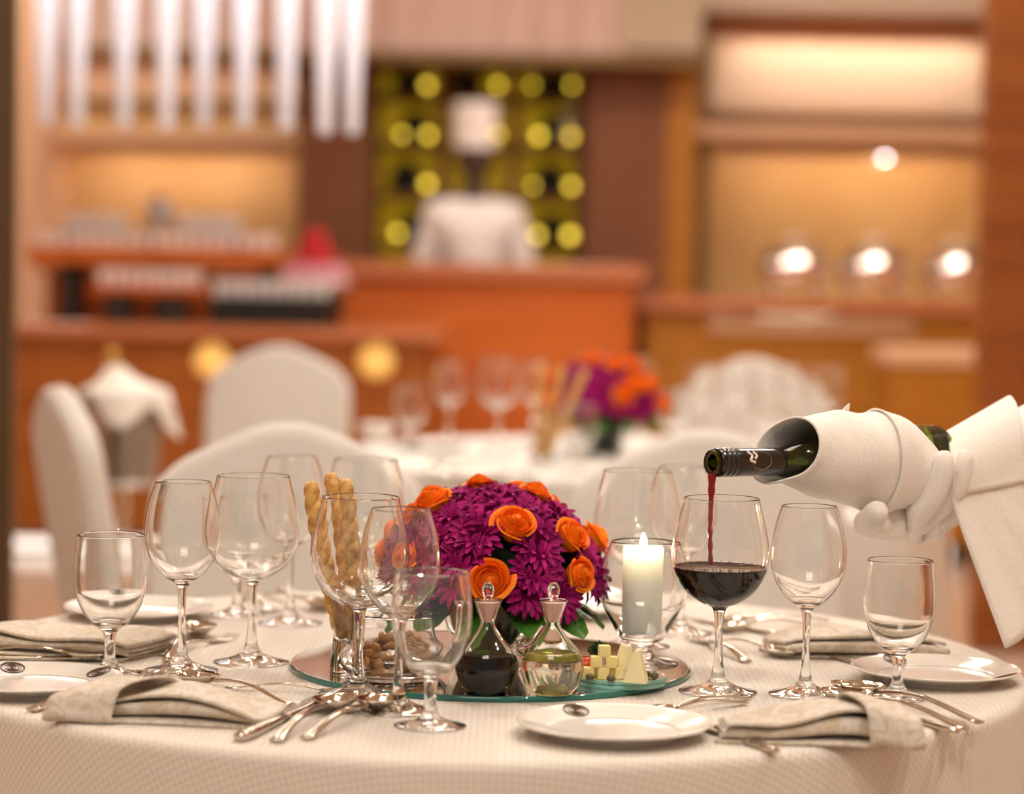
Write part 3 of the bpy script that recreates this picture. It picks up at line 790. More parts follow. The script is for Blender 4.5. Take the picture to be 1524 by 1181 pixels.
for n_, seq in (('middle', [(.74, 176, .070, .0145), (.715, 168, .070, .0140), (.695, 162, .068, .013)]),
                ('index', [(.70, 188, .070, .0150), (.645, 168, .070, .0150), (.612, 146, .070, .0155), (.600, 128, .070, .0145)])):
    prev_ = 'p2'
    for i, q in enumerate(seq): hp(n_ + str(i), q[0], q[1], q[2], q[3], prev_); prev_ = n_ + str(i)
prev_ = 'heel'
for i, q in enumerate([(.95, 215, .066, .019), (.88, 250, .062, .016), (.80, 282, .060, .014), (.76, 300, .059, .011)]):
    hp('thumb' + str(i), q[0], q[1], q[2], q[3], prev_); prev_ = 'thumb' + str(i)
elbow = Vector((.715, 3.02, 1.03))
lw = (.19, .10, .96)
person('person', 'waiter reaching in with a white sleeve and white gloved hand to pour the bottle', WL, WRZ, SKIN_L,
       {'L': [(.17, -.05, 1.40), (.25, .06, 1.14), lw, simple_hand(lw, (-.9, .3, -.2))],
        'R': [(-.16, -.06, 1.40), wl(elbow), wl(wrist), hv]}, SHIRT, .05, ('R', 'L'))

# towel draped over the waiter's forearm
P = []
TLa, TRa = at(1392, 668, wrist.y + .0), at(1650, 500, elbow.y - .01)
axis = TRa - TLa
def drape(u, v):
    """u 0..1 along the forearm, v -1 (back hem) .. 1 (front hem)"""
    c = wrist.lerp(elbow, -.10 + u * (.42 + .62 * max(0, (abs(v) - .32) / .68 if v > 0 else 0))) + Vector((0, 0, -.006))
    rad = .060 + .012 * u
    fold = .006 * math.sin(u * 15 + 1.0) * abs(v) + .004 * math.sin(u * 31)*max(0, v)
    arc = abs(v)
    if arc < .32:
        a = (v / .32) * PI / 2
        return c + Vector((0, -math.sin(a) * rad, math.cos(a) * rad))
    d = (arc - .32) / .68
    L = .160 if v > 0 else .05
    s = -1 if v > 0 else 1
    sh = .062 * d if v > 0 else .02 * d                   # the hem swings to the right as it falls
    return c + Vector((sh, s * (rad + fold * d + .006 * d), -d * L + .02 * d * u))
for i in range(33): P.append([drape(i / 32, -1 + 2 * k / 48) for k in range(49)])
bm = bmesh.new(); add_grid(bm, P)
dt = tag(obj('arm_towel', bm, TOWEL), 'white cloth draped over the waiter forearm hanging beside the bottle base', 'towel'); solid(dt, .003, 1)
P = []
for i in range(25):
    u = .02 + .97 * i / 24
    P.append([drape(u, -.30 + (.62 + .10 * u) * k / 24) + Vector((0, -.003 if k > 12 else 0, .004)) for k in range(25)])
bm = bmesh.new(); add_grid(bm, P)
d2 = obj('towel_fold', bm, TOWEL, dt); solid(d2, .0025, 1)

# ------------------------------------------------------------------ covered chairs
def chair_proto(label):
    t = thing('banquet_chair', label, 'chair', group='white covered banquet chairs')
    half = cat_rom([(.205, 0, 0), (.212, 0, .15), (.218, 0, .30), (.212, 0, .40), (.18, 0, .445), (.13, 0, .475), (.06, 0, .505), (.02, 0, .516)], 5)
    out = [(p.x, p.z) for p in half] + [(-p.x, p.z) for p in reversed(half)]
    bm = bmesh.new(); rings = []
    for y, k in ((-.028, .90), (-.026, .96), (-.016, .995), (0, 1.0), (.016, .995), (.026, .96), (.028, .90)):
        rings.append([bm.verts.new((x * k, y + .05 * (z / .5) ** 2 * .0, .24 + (z - .24) * k)) for x, z in out])
    for a, b in zip(rings, rings[1:]):
        for i in range(len(a)): bm.faces.new((a[i], a[(i + 1) % len(a)], b[(i + 1) % len(a)], b[i]))
    bm.faces.new(rings[0]); bm.faces.new(rings[-1][::-1])
    o = obj('backrest', bm, COVER, t); o.location = (0, .20, .43); o.rotation_euler = (R(-10), 0, 0)
    obj('seat', box((-.215, -.235, .40), (.215, .225, .475), .025), COVER, t)
    def arch(w2, name, M):
        bm = bmesh.new(); P = []
        for i in range(21):
            x = -1 + 2 * i / 20
            low = .30 * (1 - abs(x) ** 3.5) + .002
            row = [(x * w2, -.012, low), (x * w2, -.012, .43), (x * w2, .012, .43), (x * w2, .012, low)]
            P.append([M @ Vector(p) for p in row])
        V = add_grid(bm, P, True); bm.faces.new(V[0]); bm.faces.new(V[-1][::-1])
        obj(name, bm, COVER, t)
    arch(.21, 'front_cover', Matrix.Translation((0, -.215, 0)))
    arch(.21, 'rear_cover', Matrix.Translation((0, .20, 0)))
    for s in (-1, 1): arch(.205, 'side_cover', Matrix.Translation((.198 * s, 0, 0)) @ Matrix.Rotation(PI / 2, 4, 'Z'))
    for x in (-.19, .19):
        for y in (-.2, .19): obj('leg', tube([(x, y, 0), (x, y, .41)], [.017, .02], 10), COVER, t)
    return t
def chair_at(px, py_apex, Y, rz, label):
    p = at(px, py_apex, Y); return Vector((p.x, Y, 0)), rz, label
ch0 = None
for px, Y, rz, lab in ((430, 3.97, R(4), 'white covered chair behind the front table, at the two big wine glasses on the left'),
                       (1056, 3.97, R(-3), 'white covered chair behind the front table, past the candle and the filled wine glass'),
                       (415, 7.6, R(-6), 'white covered chair standing away behind beside the silver wine bucket'),
                       (1118, 7.25, R(3), 'white covered chair behind the far table with sparkling glasses in front of it'),
                       (98, 5.0, R(112), 'white covered chair turned side on at the left edge of the photo')):
    p = at(px, 600, Y); p.z = 0
    off = Matrix.Rotation(rz, 3, 'Z') @ Vector((0, .27, 0)); p -= off
    if ch0 is None: ch0 = chair_proto(lab); ch0.location = p; ch0.rotation_euler = (0, 0, rz)
    else: dup(ch0, p, rz, lab)

# ------------------------------------------------------------------ wine bucket on its stand
p = at(186, 600, 6.6); p.z = 0
t = thing('wine_bucket_stand', 'silver wine bucket stand between the two left chairs', 'stand', p)
obj('base', lathe(cat_rom([(0, 0), (.14, 0), (.145, .008), (.10, .022), (.02, .035), (.014, .05), (0, .05)], 3), 32), STEEL, t)
obj('pole', tube([(0, 0, .045), (0, 0, .60)], .012, 12), STEEL, t)
obj('ring', lathe([(.085, .60), (.088, .605), (.075, .612), (0, .612), (0, .60), (.085, .60)], 32), STEEL, t)
t = thing('wine_bucket', 'brushed silver wine bucket under a white cloth on the stand', 'bucket', (p.x, p.y, .612))
BRUSH = mat('brushed_silver', (.44, .40, .36), .32, metal=1)
obj('bucket_wall', lathe(cat_rom([(0, .002), (.078, 0), (.084, .01), (.098, .20), (.106, .228), (.104, .232), (.095, .205), (.080, .012), (0, .010)], 3), 40), BRUSH, t)
for s in (-1, 1): obj('handle', tube([(s * .098, -.03, .19), (s * .125, -.025, .185), (s * .125, .025, .185), (s * .098, .03, .19)], .006, 8), BRUSH, t)
t = thing('champagne_bottle', 'gold foil topped bottle standing up out of the silver bucket', 'bottle', (p.x - .035, p.y, .6225))
obj('glass_body', lathe(cat_rom([(0, 0), (.036, 0), (.038, .01), (.038, .15), (.03, .19), (.016, .23), (.0145, .25), (0, .25)], 4), 28), BOTTLEW, t)
obj('gold_foil', lathe(cat_rom([(.0145, .25), (.0155, .26), (.0165, .30), (.0175, .325), (.016, .335), (0, .337)], 3), 24), GOLD, t)
bm = bmesh.new(); P = []
for i in range(25):
    row = []
    for k in range(48):
        a = 2 * PI * k / 48; s_ = i / 24
        ext = .155 + .035 * math.cos(4 * a) + .025 * math.cos(a - .4)
        d = .019 + s_ * ext
        if d < .112: z = .244 + .055 * math.exp(-((d - .019) / .035)) - .012 * (d / .11) ** 2; r_ = d
        else:
            q = d - .112; z = .230 - q * .98; r_ = .113 + .012 * q / .1 + .014 * math.sin(4 * a + 1) * q / .1
        row.append((r_ * math.cos(a) - .035 * max(0, 1 - d / .09), r_ * math.sin(a), z))
    P.append(row)
add_grid(bm, P, True)
o = tag(obj('bucket_cloth', bm, TOWEL), 'white cloth draped over the rim of the silver wine bucket', 'cloth'); o.location = (p.x, p.y, .614); solid(o, .003, 1)

# ------------------------------------------------------------------ tables and cloths
def table(name, lab, c, r, cloth_lab, seed, m, drop=.72):
    t = thing('dining_table', lab, 'table', (c.x, c.y, 0), group='round dining tables')
    obj('table_top', lathe([(0, .715), (r - .02, .715), (r - .016, .720), (r - .016, .736), (r - .02, .740), (0, .740)], 96), WOODH, t)
    obj('pedestal', lathe(cat_rom([(0, 0), (.26, 0), (.27, .02), (.10, .06), (.05, .12), (.045, .6), (.12, .69), (.2, .715), (0, .715)], 4), 40), BLACKW, t)
    rn = random.Random(seed); ph = [rn.uniform(0, 6.28) for _ in range(4)]
    seg = 240; bm = bmesh.new(); uvl = bm.loops.layers.uv.new('UVMap'); uv = {}
    prof = [(r - .012) * math.sqrt(k / 26) for k in range(1, 27)]
    prof = [(q, 0.0) for q in prof]
    for k in range(1, 7): a = k / 6 * PI / 2; prof.append((r - .012 + .012 * math.sin(a), -.012 * (1 - math.cos(a))))
    for k in range(1, 31): prof.append((r, -.012 - (drop - .012) * (k / 30) ** 1.25))
    c0 = bm.verts.new((0, 0, .75)); uv[c0] = (0, 0); rings = []; dist = 0; last = (0, 0)
    for q, z in prof:
        dist += math.hypot(q - last[0], z - last[1]); last = (q, z); ring = []
        f = max(0, -z - .01) / drop
        for i in range(seg):
            a = 2 * PI * i / seg
            fold = (math.sin(11 * a + ph[0]) * .5 + math.sin(17 * a + ph[1]) * .35 + math.sin(5 * a + ph[2]) * .3)
            rr = q + (.012 * f + .032 * fold * f ** 1.3) if f > 0 else q
            v = bm.verts.new((rr * math.cos(a), rr * math.sin(a), .75 + z)); uv[v] = (dist * math.cos(a), dist * math.sin(a)); ring.append(v)
        rings.append(ring)
    for i in range(seg): bm.faces.new((c0, rings[0][i], rings[0][(i + 1) % seg]))
    for A_, B_ in zip(rings, rings[1:]):
        for i in range(seg): bm.faces.new((A_[i], B_[i], B_[(i + 1) % seg], A_[(i + 1) % seg]))
    for f in bm.faces:
        for l in f.loops: l[uvl].uv = uv[l.vert]
    o = tag(obj('tablecloth', bm, m), cloth_lab, 'tablecloth', 'round tablecloths'); o.location = (c.x, c.y, 0)
    return o
T1 = Vector((-.028, 2.85, TABLE)); T2 = Vector((.30, 5.95, TABLE))
table('dining_table', 'round dining table under the dotted cream cloth at the front', T1, .605, 'cream dotted weave cloth on the front table', 1, CLOTH)
table('dining_table', 'round dining table under the plain white cloth farther back', T2, .72, 'plain white cloth on the blurred table farther back', 2, CLOTH_FAR)
p = at(1235, 780, 4.62)
t = thing('service_stand', 'small cream draped service stand past the tall glass on the right', 'stand', (p.x, 4.62, 0))
obj('stand_post', box((-.08, -.08, 0), (.08, .08, .73), .004), BLACKW, t, False)
bm = bmesh.new(); P = []
for z, k, s in ((.752, 0, 1.), (.752, .98, 1.), (.745, 1, 1.), (.6, 1.0, 1), (.4, 1.01, 1), (.2, 1.02, 1), (.02, 1.03, 1)):
    row = []
    for i in range(64):
        a = 2 * PI * i / 64; ca, sa = math.cos(a), math.sin(a); e = (abs(ca) ** 6 + abs(sa) ** 6) ** (-1 / 6)
        row.append((.135 * k * e * ca * (1 + (.02 * math.sin(8 * a) if z < .7 else 0)), .135 * k * e * sa, z))
    P.append(row)
add_grid(bm, P, True)
obj('cloth_cover', bm, COVER, t)

# ------------------------------------------------------------------ drinking glasses
def glass_parts(name, keys, cut1, cut2, floor_z, wall, m=None, seg=56, parent=None):
    """stemmed glass as foot, stem and bowl that meet edge to edge in one closed outline"""
    pts = cat_rom([(r, z) for r, z in keys], 6); pts = [(max(0, p[0]), max(0, p[1])) for p in pts]
    i1 = min(range(len(pts)), key=lambda i: abs(pts[i][1] - cut1) + (0 if i > 8 else 9)); i2 = min(range(len(pts)), key=lambda i: abs(pts[i][1] - cut2))
    outer = pts[i2:]; inner = []
    for i in range(len(outer) - 1, -1, -1):
        a = Vector(outer[max(i - 1, 0)]); b = Vector(outer[min(i + 1, len(outer) - 1)]); d = (b - a).normalized(); n = Vector((-d.y, d.x))
        w_ = wall * (1 + 1.2 * max(0, 1 - (outer[i][1] - floor_z) / .03)) if outer[i][1] < floor_z + .03 else wall
        q = Vector(outer[i]) + n * w_
        if q.x > .002 and q.y > floor_z - .0005: inner.append((q.x, q.y))
    rim = [((outer[-1][0] + inner[0][0]) / 2, outer[-1][1] + .0006)]
    inner = inner + [(inner[-1][0] * .5, min(inner[-1][1], floor_z) - .0002), (0, floor_z - .0004)]
    bowl = outer + rim + inner
    obj('bowl', lathe(bowl, seg), GLASS, parent, True, False); obj('stem', lathe(pts[i1:i2 + 1], seg), GLASS, parent, True, False); obj('foot', lathe(pts[:i1 + 1], seg), GLASS, parent, True, False)
    return inner
KB = [(0, 0.0004), (.036, 0), (.0405, .0008), (.0405, .0022), (.026, .0055), (.012, .012), (.0068, .022), (.0045, .042), (.0042, .062), (.0052, .080), (.0085, .0905), (.020, .0955), (.036, .107), (.047, .124), (.0515, .142), (.0503, .160), (.0462, .180), (.0415, .198), (.0400, .206)]
KW = [(0, 0.0004), (.034, 0), (.0385, .0008), (.0385, .0022), (.024, .0055), (.011, .012), (.0062, .022), (.0042, .042), (.0040, .066), (.0050, .084), (.0080, .0945), (.018, .101), (.030, .114), (.0385, .131), (.0412, .147), (.0402, .165), (.0362, .185), (.0315, .200), (.0298, .205)]
KG = [(0, 0.0004), (.029, 0), (.0335, .0008), (.0335, .0022), (.021, .005), (.0105, .010), (.0066, .017), (.0056, .028), (.0062, .040), (.0095, .0475), (.020, .055), (.030, .068), (.0362, .086), (.0382, .104), (.0378, .122), (.0362, .138), (.0352, .148)]
protos = {}
def glass(kind, pos, lab, group, scale=1.0, rz=0):
    if kind not in protos:
        t = thing({'B': 'burgundy_glass', 'W': 'wine_glass', 'G': 'water_goblet'}[kind], lab, 'glass', pos, rz, group)
        inn = glass_parts('', {'B': KB, 'W': KW, 'G': KG}[kind], .030, {'B': .080, 'W': .084, 'G': .040}[kind], {'B': .0975, 'W': .103, 'G': .056}[kind], .00105, None, 56, t)
        protos[kind] = (t, inn)
    else:
        t = dup(protos[kind][0], pos, rz, lab, group)
    t['group'] = group; t.scale = (scale,) * 3
    return t
FG = 'glasses on the front table'
def g1(kind, px, py, rim, lab):
    p = on_z(px, py); k = (py - rim) * p.y / F / {'B': .206, 'W': .205, 'G': .148}[kind]
    return glass(kind, p, lab, FG, k * 1.0, random.Random(px).uniform(0, 6))
g1('G', 163, 1003, 793, 'empty water goblet beyond the leftmost side plate by the rolled napkin')
g1('W', 270, 998, 714, 'empty tall wine glass between the left goblet and the big round bowled glass')
g1('B', 374, 986, 705, 'empty big round wine glass left of the mirror, in front of a small spoon')
g1('G', 353, 915, 735, 'short goblet standing behind the big round wine glass at the left, beside the rear plate')
g1('W', 432, 928, 677, 'rear wine glass with cutlery lying behind it, left of the breadsticks')
g1('B', 541, 925, 681, 'rear big wine glass behind the breadsticks, mostly hidden by them')
g1('B', 533, 1034, 736, 'big round wine glass through which the breadsticks are seen')
g1('W', 592, 1058, 754, 'tall wine glass in front of the flowers, between the big glass and the small goblet')
g1('G', 640, 1081, 847, 'small goblet nearest the front edge, just left of the vinegar cruet')
gb = g1('B', 1068, 1030, 738, 'big round wine glass being filled with red wine')
g1('W', 1198, 1034, 750, 'tall empty wine glass next to the one being filled')
g1('G', 1335, 1038, 831, 'empty water goblet in front of the right hand side plate')
g1('B', 944, 962, 698, 'rear big wine glass standing behind the burning candle')
g1('W', 1012, 942, 692, 'rear wine glass behind the candle, farthest back and nearest the filled glass')
# red wine in the filled glass
k_ = gb.scale[0]; inn = protos['B'][1]; lev = None
lv = .1335
prof = [(q[0] + .0002 if q[0] > .004 else q[0], q[1] - (.0002 if q[0] < .03 else 0)) for q in inn[::-1] if q[1] < lv]
r1 = prof[-1][0]; r2 = [q for q in inn[::-1] if q[1] >= lv][0][0]; rt = (r1 + r2) / 2 + .0003
prof = prof + [(rt, lv), (rt - .0015, lv - .0004), (0, lv - .0005)]
wt = thing('red_wine', 'pool of dark red wine in the big glass under the bottle', 'wine', gb.location)
obj('wine_pool', lathe([(r * k_, z * k_) for r, z in prof], 56), WINE, wt)
bm = bmesh.new(); rr = random.Random(5)
for i in range(150):
    a = rr.uniform(0, 2 * PI); s = rr.uniform(.0005, .0011); q = (rt - .001 - abs(rr.gauss(0, .0014))) * k_
    M = Matrix.Translation((q * math.cos(a), q * math.sin(a), lv * k_ - .0002)) @ Matrix.Scale(s, 4)
    bmesh.ops.create_icosphere(bm, subdivisions=1, radius=1, matrix=M)
tag(obj('bubbles', bm, FOAM, wt), kind='stuff')
zt = BA - bu * .0112 + be * .0005; zb = Vector((at(1058, 845, GLW.y).x, zt.y, TABLE + lv * k_ + .0003)); P = []
n_ = 26
for i in range(n_):
    u = i / (n_ - 1)
    P.append(Vector((zt.x + (zb.x - zt.x) * u ** .5 - .0012 * math.sin(u * 3.1), zt.y, zt.z + (zb.z - zt.z) * u)))
rad = [(.0046 - .0022 * min(1, i / 9) + .0005 * math.sin(i * 1.7) + (.0004 if i % 5 == 0 else 0)) for i in range(n_)]
o = tag(obj('wine_stream', tube(P, rad, 12), STREAM), 'thin stream of red wine falling from the bottle mouth into the glass', 'wine')
sub_ = subd(o, 1)

# ------------------------------------------------------------------ mirror tray and what stands on it
MC = on_z(730, 994); MR = abs(on_z(1028, 1000).x - on_z(431, 990).x) / 2; MZ = TABLE + .0062
t = thing('mirror_tray', 'round mirror tray with green glass edge in the middle of the front table', 'tray', (MC.x, MC.y, TABLE))
obj('mirror_face', lathe([(MR - .002, .0061), (MR - .0035, .0062), (0, .0062)], 128), MIRROR, t, False)
obj('glass_edge', lathe([(0, 0), (MR - .001, 0), (MR, .0012), (MR, .005), (MR - .002, .0061)], 128), TEAL, t)
def om(px, py): return on_z(px, py, MZ)

# flower arrangement -------------------------------------------------------------
def mum_mesh(m):
    bm = bmesh.new(); rn = random.Random(2)
    for ring, (n, L, el, w_) in enumerate(((14, .030, 8, .0062), (14, .029, 24, .0062), (12, .026, 40, .0056), (11, .022, 55, .0048), (9, .016, 68, .0036), (6, .011, 80, .0026))):
        for k in range(n):
            a = 2 * PI * (k + .5 * (ring % 2)) / n + rn.uniform(-.09, .09); e = R(el + rn.uniform(-5, 5)); l_ = L * rn.uniform(.9, 1.08)
            d = Vector((math.cos(a), math.sin(a), 0)); s = Vector((-math.sin(a), math.cos(a), 0)); rows = []
            for i, (u, wd) in enumerate(((.05, .35), (.3, .8), (.6, 1.), (.82, .85), (.95, .45), (1., .05))):
                r_ = l_ * u; c = d * (r_ * math.cos(e) + .0015) + Vector((0, 0, r_ * math.sin(e) + .006 * math.sin(u * 2.4) * (1 if ring < 3 else .5) - .002 * ring + .004))
                hw = w_ / 2 * wd; cup = .0016 * wd
                rows.append([bm.verts.new(c - s * hw + Vector((0, 0, cup))), bm.verts.new(c), bm.verts.new(c + s * hw + Vector((0, 0, cup)))])
            for A_, B_ in zip(rows, rows[1:]):
                for j in (0, 1): bm.faces.new((A_[j], A_[j + 1], B_[j + 1], B_[j]))
    me = bpy.data.meshes.new('chrysanthemum'); bm.to_mesh(me); bm.free(); me.materials.append(m)
    for p in me.polygons: p.use_smooth = True
    return me
def rose_mesh(m):
    bm = bmesh.new(); rn = random.Random(3); N = 19
    add_lathe(bm, cat_rom([(0, -.006), (.008, -.004), (.0125, .004), (.0105, .0105), (.006, .0145), (.003, .0175), (0, .018)], 3), 20)
    for j in range(N):
        f = j / (N - 1); a0 = j * 2.39996 + rn.uniform(-.2, .2)
        rad = .0022 + .0128 * f ** .8; h = .0255 - .0070 * f; span = 2.1 - 1.15 * f; op = max(0, f - .5) / .5; rows = []
        for i in range(9):
            v = i / 8; row = []; lip = max(0, (v - .72) / .28)
            for k in range(11):
                u = -1 + 2 * k / 10; a = a0 + u * span
                r_ = rad * (.60 + .40 * math.sin(v * PI * .5) - .22 * (1 - f) * v ** 3) * (1 + .12 * u) + (.0007 + .0032 * op ** 1.5) * lip ** 1.3 + .0006 * math.sin(u * 4 + j * 1.3) * v * f
                z = -.005 + h * v - .0030 * abs(u) ** 3 * v - (.0008 + .0028 * op) * lip ** 2
                row.append(bm.verts.new((r_ * math.cos(a), r_ * math.sin(a), z)))
            rows.append(row)
        for A_, B_ in zip(rows, rows[1:]):
            for k in range(10): bm.faces.new((A_[k], A_[k + 1], B_[k + 1], B_[k]))
    me = bpy.data.meshes.new('rose'); bm.to_mesh(me); bm.free(); me.materials.append(m)
    for p in me.polygons: p.use_smooth = True
    return me
MUM, ROSE = mum_mesh(PURPLE), rose_mesh(ORANGE)
def leaf_strip(L, w_, curl, seed):
    bm = bmesh.new(); P = []
    for i in range(13):
        u = i / 12; row = []
        for k in range(7):
            v = -1 + 2 * k / 6
            hw = w_ * (.75 + .35 * math.sin(u * 2.6)) * (1 if u < .85 else 1 - (u - .85) * 3)
            row.append((L * u * math.cos(curl * u), v * hw, -L * u * math.sin(curl * u) * .7 + .006 * abs(v) ** 1.5 + .001 * math.sin(u * 40)))
        P.append(row)
    add_grid(bm, P); me = bpy.data.meshes.new('leaf'); bm.to_mesh(me); bm.free(); me.materials.append(LEAF)
    for p in me.polygons: p.use_smooth = True
    return me
LEAFM = leaf_strip(.13, .022, .5, 1)
def orient(n, spin):
    n = Vector(n).normalized(); q = Vector((0, 0, 1)).rotation_difference(n)
    return (q.to_matrix() @ Matrix.Rotation(spin, 3, 'Z')).to_4x4()
def arrangement(lab, c, zbowl, E_, roses, nfib, seed, ecz):
    """c centre on its support at height zbowl; E_ ellipsoid radii; ecz height of its centre; roses: list of unit directions"""
    t = thing('flower_arrangement', lab, 'flower arrangement', (c.x, c.y, zbowl))
    kb = E_[0] / .128
    obj('glass_bowl', lathe(cat_rom([(0, 0.0003), (.030 * kb, 0), (.034 * kb, .004), (.045 * kb, .02), (.056 * kb, .045), (.060 * kb, .062), (.058 * kb, .0625), (.053 * kb, .045), (.042 * kb, .022), (.028 * kb, .009), (0, .008)], 4), 40), GLASS, t)
    obj('floral_foam', lathe(cat_rom([(0, .0092), (.024 * kb, .0095), (.036 * kb, .022), (.046 * kb, .045), (.06 * kb, ecz - .004), (E_[0] * .82, ecz), (E_[0] * .74, ecz + E_[2] * .44), (E_[0] * .42, ecz + E_[2] * .74), (0, ecz + E_[2] * .84)], 3), 32), STEMG, t)
    rn = random.Random(seed); taken = []
    def put(me, name, d, s):
        d = Vector(d).normalized(); taken.append(d)
        o = bpy.data.objects.new(name, me); COL.objects.link(o); o.parent = t
        pos = Vector((d.x * E_[0], d.y * E_[1], d.z * E_[2])); n = Vector((d.x / E_[0], d.y / E_[1], d.z / E_[2])).normalized()
        if name == 'chrysanthemum': pos *= .90
        else: pos *= 1.035
        o.matrix_local = Matrix.Translation(pos + Vector((0, 0, ecz))) @ orient(n, rn.uniform(0, 6)) @ Matrix.Scale(s, 4)
        return o
    for d, s in roses: put(ROSE, 'rose', d, s * 1.12)
    for k in range(nfib):
        z = 1.0 - (k + .5) / nfib * 1.02; q = k * 2.39996 + seed
        d = Vector((math.sqrt(max(0, 1 - z * z)) * math.cos(q), math.sqrt(max(0, 1 - z * z)) * math.sin(q), z))
        if all((d - u).length > (.19 if i_ < len(roses) else .235) for i_, u in enumerate(taken)): put(MUM, 'chrysanthemum', d, rn.uniform(1.0, 1.2))
    for k in range(13):
        a = 2 * PI * k / 13 + .25
        o = bpy.data.objects.new('leaf', LEAFM); COL.objects.link(o); o.parent = t
        o.matrix_local = Matrix.Translation((.045 * kb * math.cos(a), .045 * kb * math.sin(a), ecz - .010 - .004 * (k % 2))) @ Matrix.Rotation(a, 4, 'Z') @ Matrix.Rotation(rn.uniform(-.25, .25), 4, 'X') @ Matrix.Scale(.85 * kb, 4)
    return t
FC = om(729, 974)
EL = (.117, .112, .100); ECZ = .078
def rose_dir(px, py):
    o = Vector((0, 0, CAMZ)); d = ray(px, py); c = Vector((FC.x, FC.y, MZ + ECZ))
    A_ = Matrix.Diagonal((1 / EL[0], 1 / EL[1], 1 / EL[2])); oo = A_ @ (o - c); dd = A_ @ d
    a = dd.dot(dd); b = 2 * oo.dot(dd); cc_ = oo.dot(oo) - 1; D = b * b - 4 * a * cc_
    if D < 0: k = -b / (2 * a)
    else: k = (-b - math.sqrt(D)) / (2 * a)
    return (oo + dd * k).normalized()
roses = [(rose_dir(x, y), s) for x, y, s in ((652, 764, 1.25), (762, 792, 1.22), (628, 776, .95), (840, 806, 1.12), (874, 808, 1.15), (850, 856, 1.05), (730, 864, 1.22), (628, 722, 1.1), (712, 714, 1.0), (791, 750, 1.05), (558, 775, 1.0), (557, 818, 1.05), (618, 832, .95), (824, 745, .7))]
roses += [(Vector(d).normalized(), 1.1) for d in ((.3, .8, .5), (-.5, .7, .4), (0, .9, .2), (.8, .5, .3), (-.8, .4, .5), (.2, .4, .8))]
arrangement('dome of purple chrysanthemums and orange roses on the mirror of the front table', FC, MZ, EL, roses, 150, 3, ECZ)

# breadsticks in their glass ------------------------------------------------------
p = om(518, 1003)
t = thing('breadstick_glass', 'tall clear glass with a thick base holding the twisted breadsticks', 'glass', p)
hB = (1003 - 884) * p.y / F
obj('glass_body', lathe(cat_rom([(0, .0003), (.017, 0), (.0195, .003), (.0185, .02), (.0165, .042), (.018, .065), (.0205, hB), (.0193, hB + .0005), (.0168, .066), (.0150, .045), (.0142, .036), (0, .034)], 4), 40), GLASS, t)
def twist_stick(name, a, b, w_, turns, lab, bend=0):
    a, b = Vector(a), Vector(b); L = (b - a).length; bm = bmesh.new(); ax = (b - a).normalized(); u = ax.orthogonal().normalized(); v = ax.cross(u); n = 60
    side = ax.cross(Vector((0, 1, 0))).normalized()
    prev = None; n = 90; seg = 24
    for i in range(n + 1):
        f = i / n; q = f * turns * PI; tip = .45 + .55 * min(1, min(f, 1 - f) * 14) ** .5
        c = a + ax * (L * f) + side * bend * math.sin(f * PI)
        e1 = u * math.cos(q) + v * math.sin(q); e2 = v * math.cos(q) - u * math.sin(q); ring = []
        for k in range(seg):
            t_ = 2 * PI * k / seg; cx = math.copysign(abs(math.cos(t_)) ** .7, math.cos(t_)); sx = math.copysign(abs(math.sin(t_)) ** .7, math.sin(t_))
            rr_ = w_ * tip * (.70 + .36 * abs(math.cos(t_)) ** .55); ring.append(bm.verts.new(c + e1 * (rr_ * math.cos(t_)) + e2 * (rr_ * math.sin(t_))))
        if prev:
            for k in range(seg): bm.faces.new((prev[k], prev[(k + 1) % seg], ring[(k + 1) % seg], ring[k]))
        else: bm.faces.new(ring[::-1])
        prev = ring
    bm.faces.new(prev)
    return tag(obj(name, bm, BREAD), lab, 'breadstick', 'twisted breadsticks')
bot = p + Vector((0, 0, .038))
for (dx, dy, top, Yoff, w_, lab, bend) in ((-.005, .0, (462, 716), .015, .0092, 'twisted breadstick leaning furthest left out of its glass', .004),
                                           (.001, .007, (492, 704), .05, .0090, 'twisted breadstick in the middle of the glass, browned at its tip', -.003),
                                           (.005, -.004, (513, 712), -.005, .0088, 'twisted breadstick standing most upright, nearest the flowers', -.004)):
    twist_stick('breadstick', bot + Vector((dx, dy, 0)), at(top[0], top[1], p.y + Yoff), w_, 8, lab, bend)

# almond jar -----------------------------------------------------------------------
p = om(584, 1006); p_alm = p
t = thing('almond_jar', 'clear round glass jar half full of almonds behind the front glasses', 'jar', p)
sA = p.y / F
obj('glass_body', lathe(cat_rom([(0, .0003), (.044, 0), (.0495, .004), (.055, .012), (.056, .020), (.050, .030), (.0455, .040), (.044, .055), (.044, .0665), (.0425, .0668), (.0422, .055), (.0437, .040), (.0480, .030), (.0540, .020), (.0530, .013), (.0475, .007), (.04, .0045), (0, .004)], 4), 48), GLASS, t)
bm = bmesh.new(); P = []
for i in range(9):
    f = i / 8; r_ = math.sin(f * PI) ** .75 * (.55 + .45 * f) if 0 < f < 1 else 0
    P.append((max(1e-6, r_) * .0068, (f - .5) * .023))
add_lathe(bm, [(0 if (i in (0, 8)) else a, b) for i, (a, b) in enumerate(P)], 12)
for v in bm.verts: v.co.y *= .62
bm.transform(Matrix.Rotation(PI / 2, 4, 'Y'))
al0 = None; rn = random.Random(8); place = []
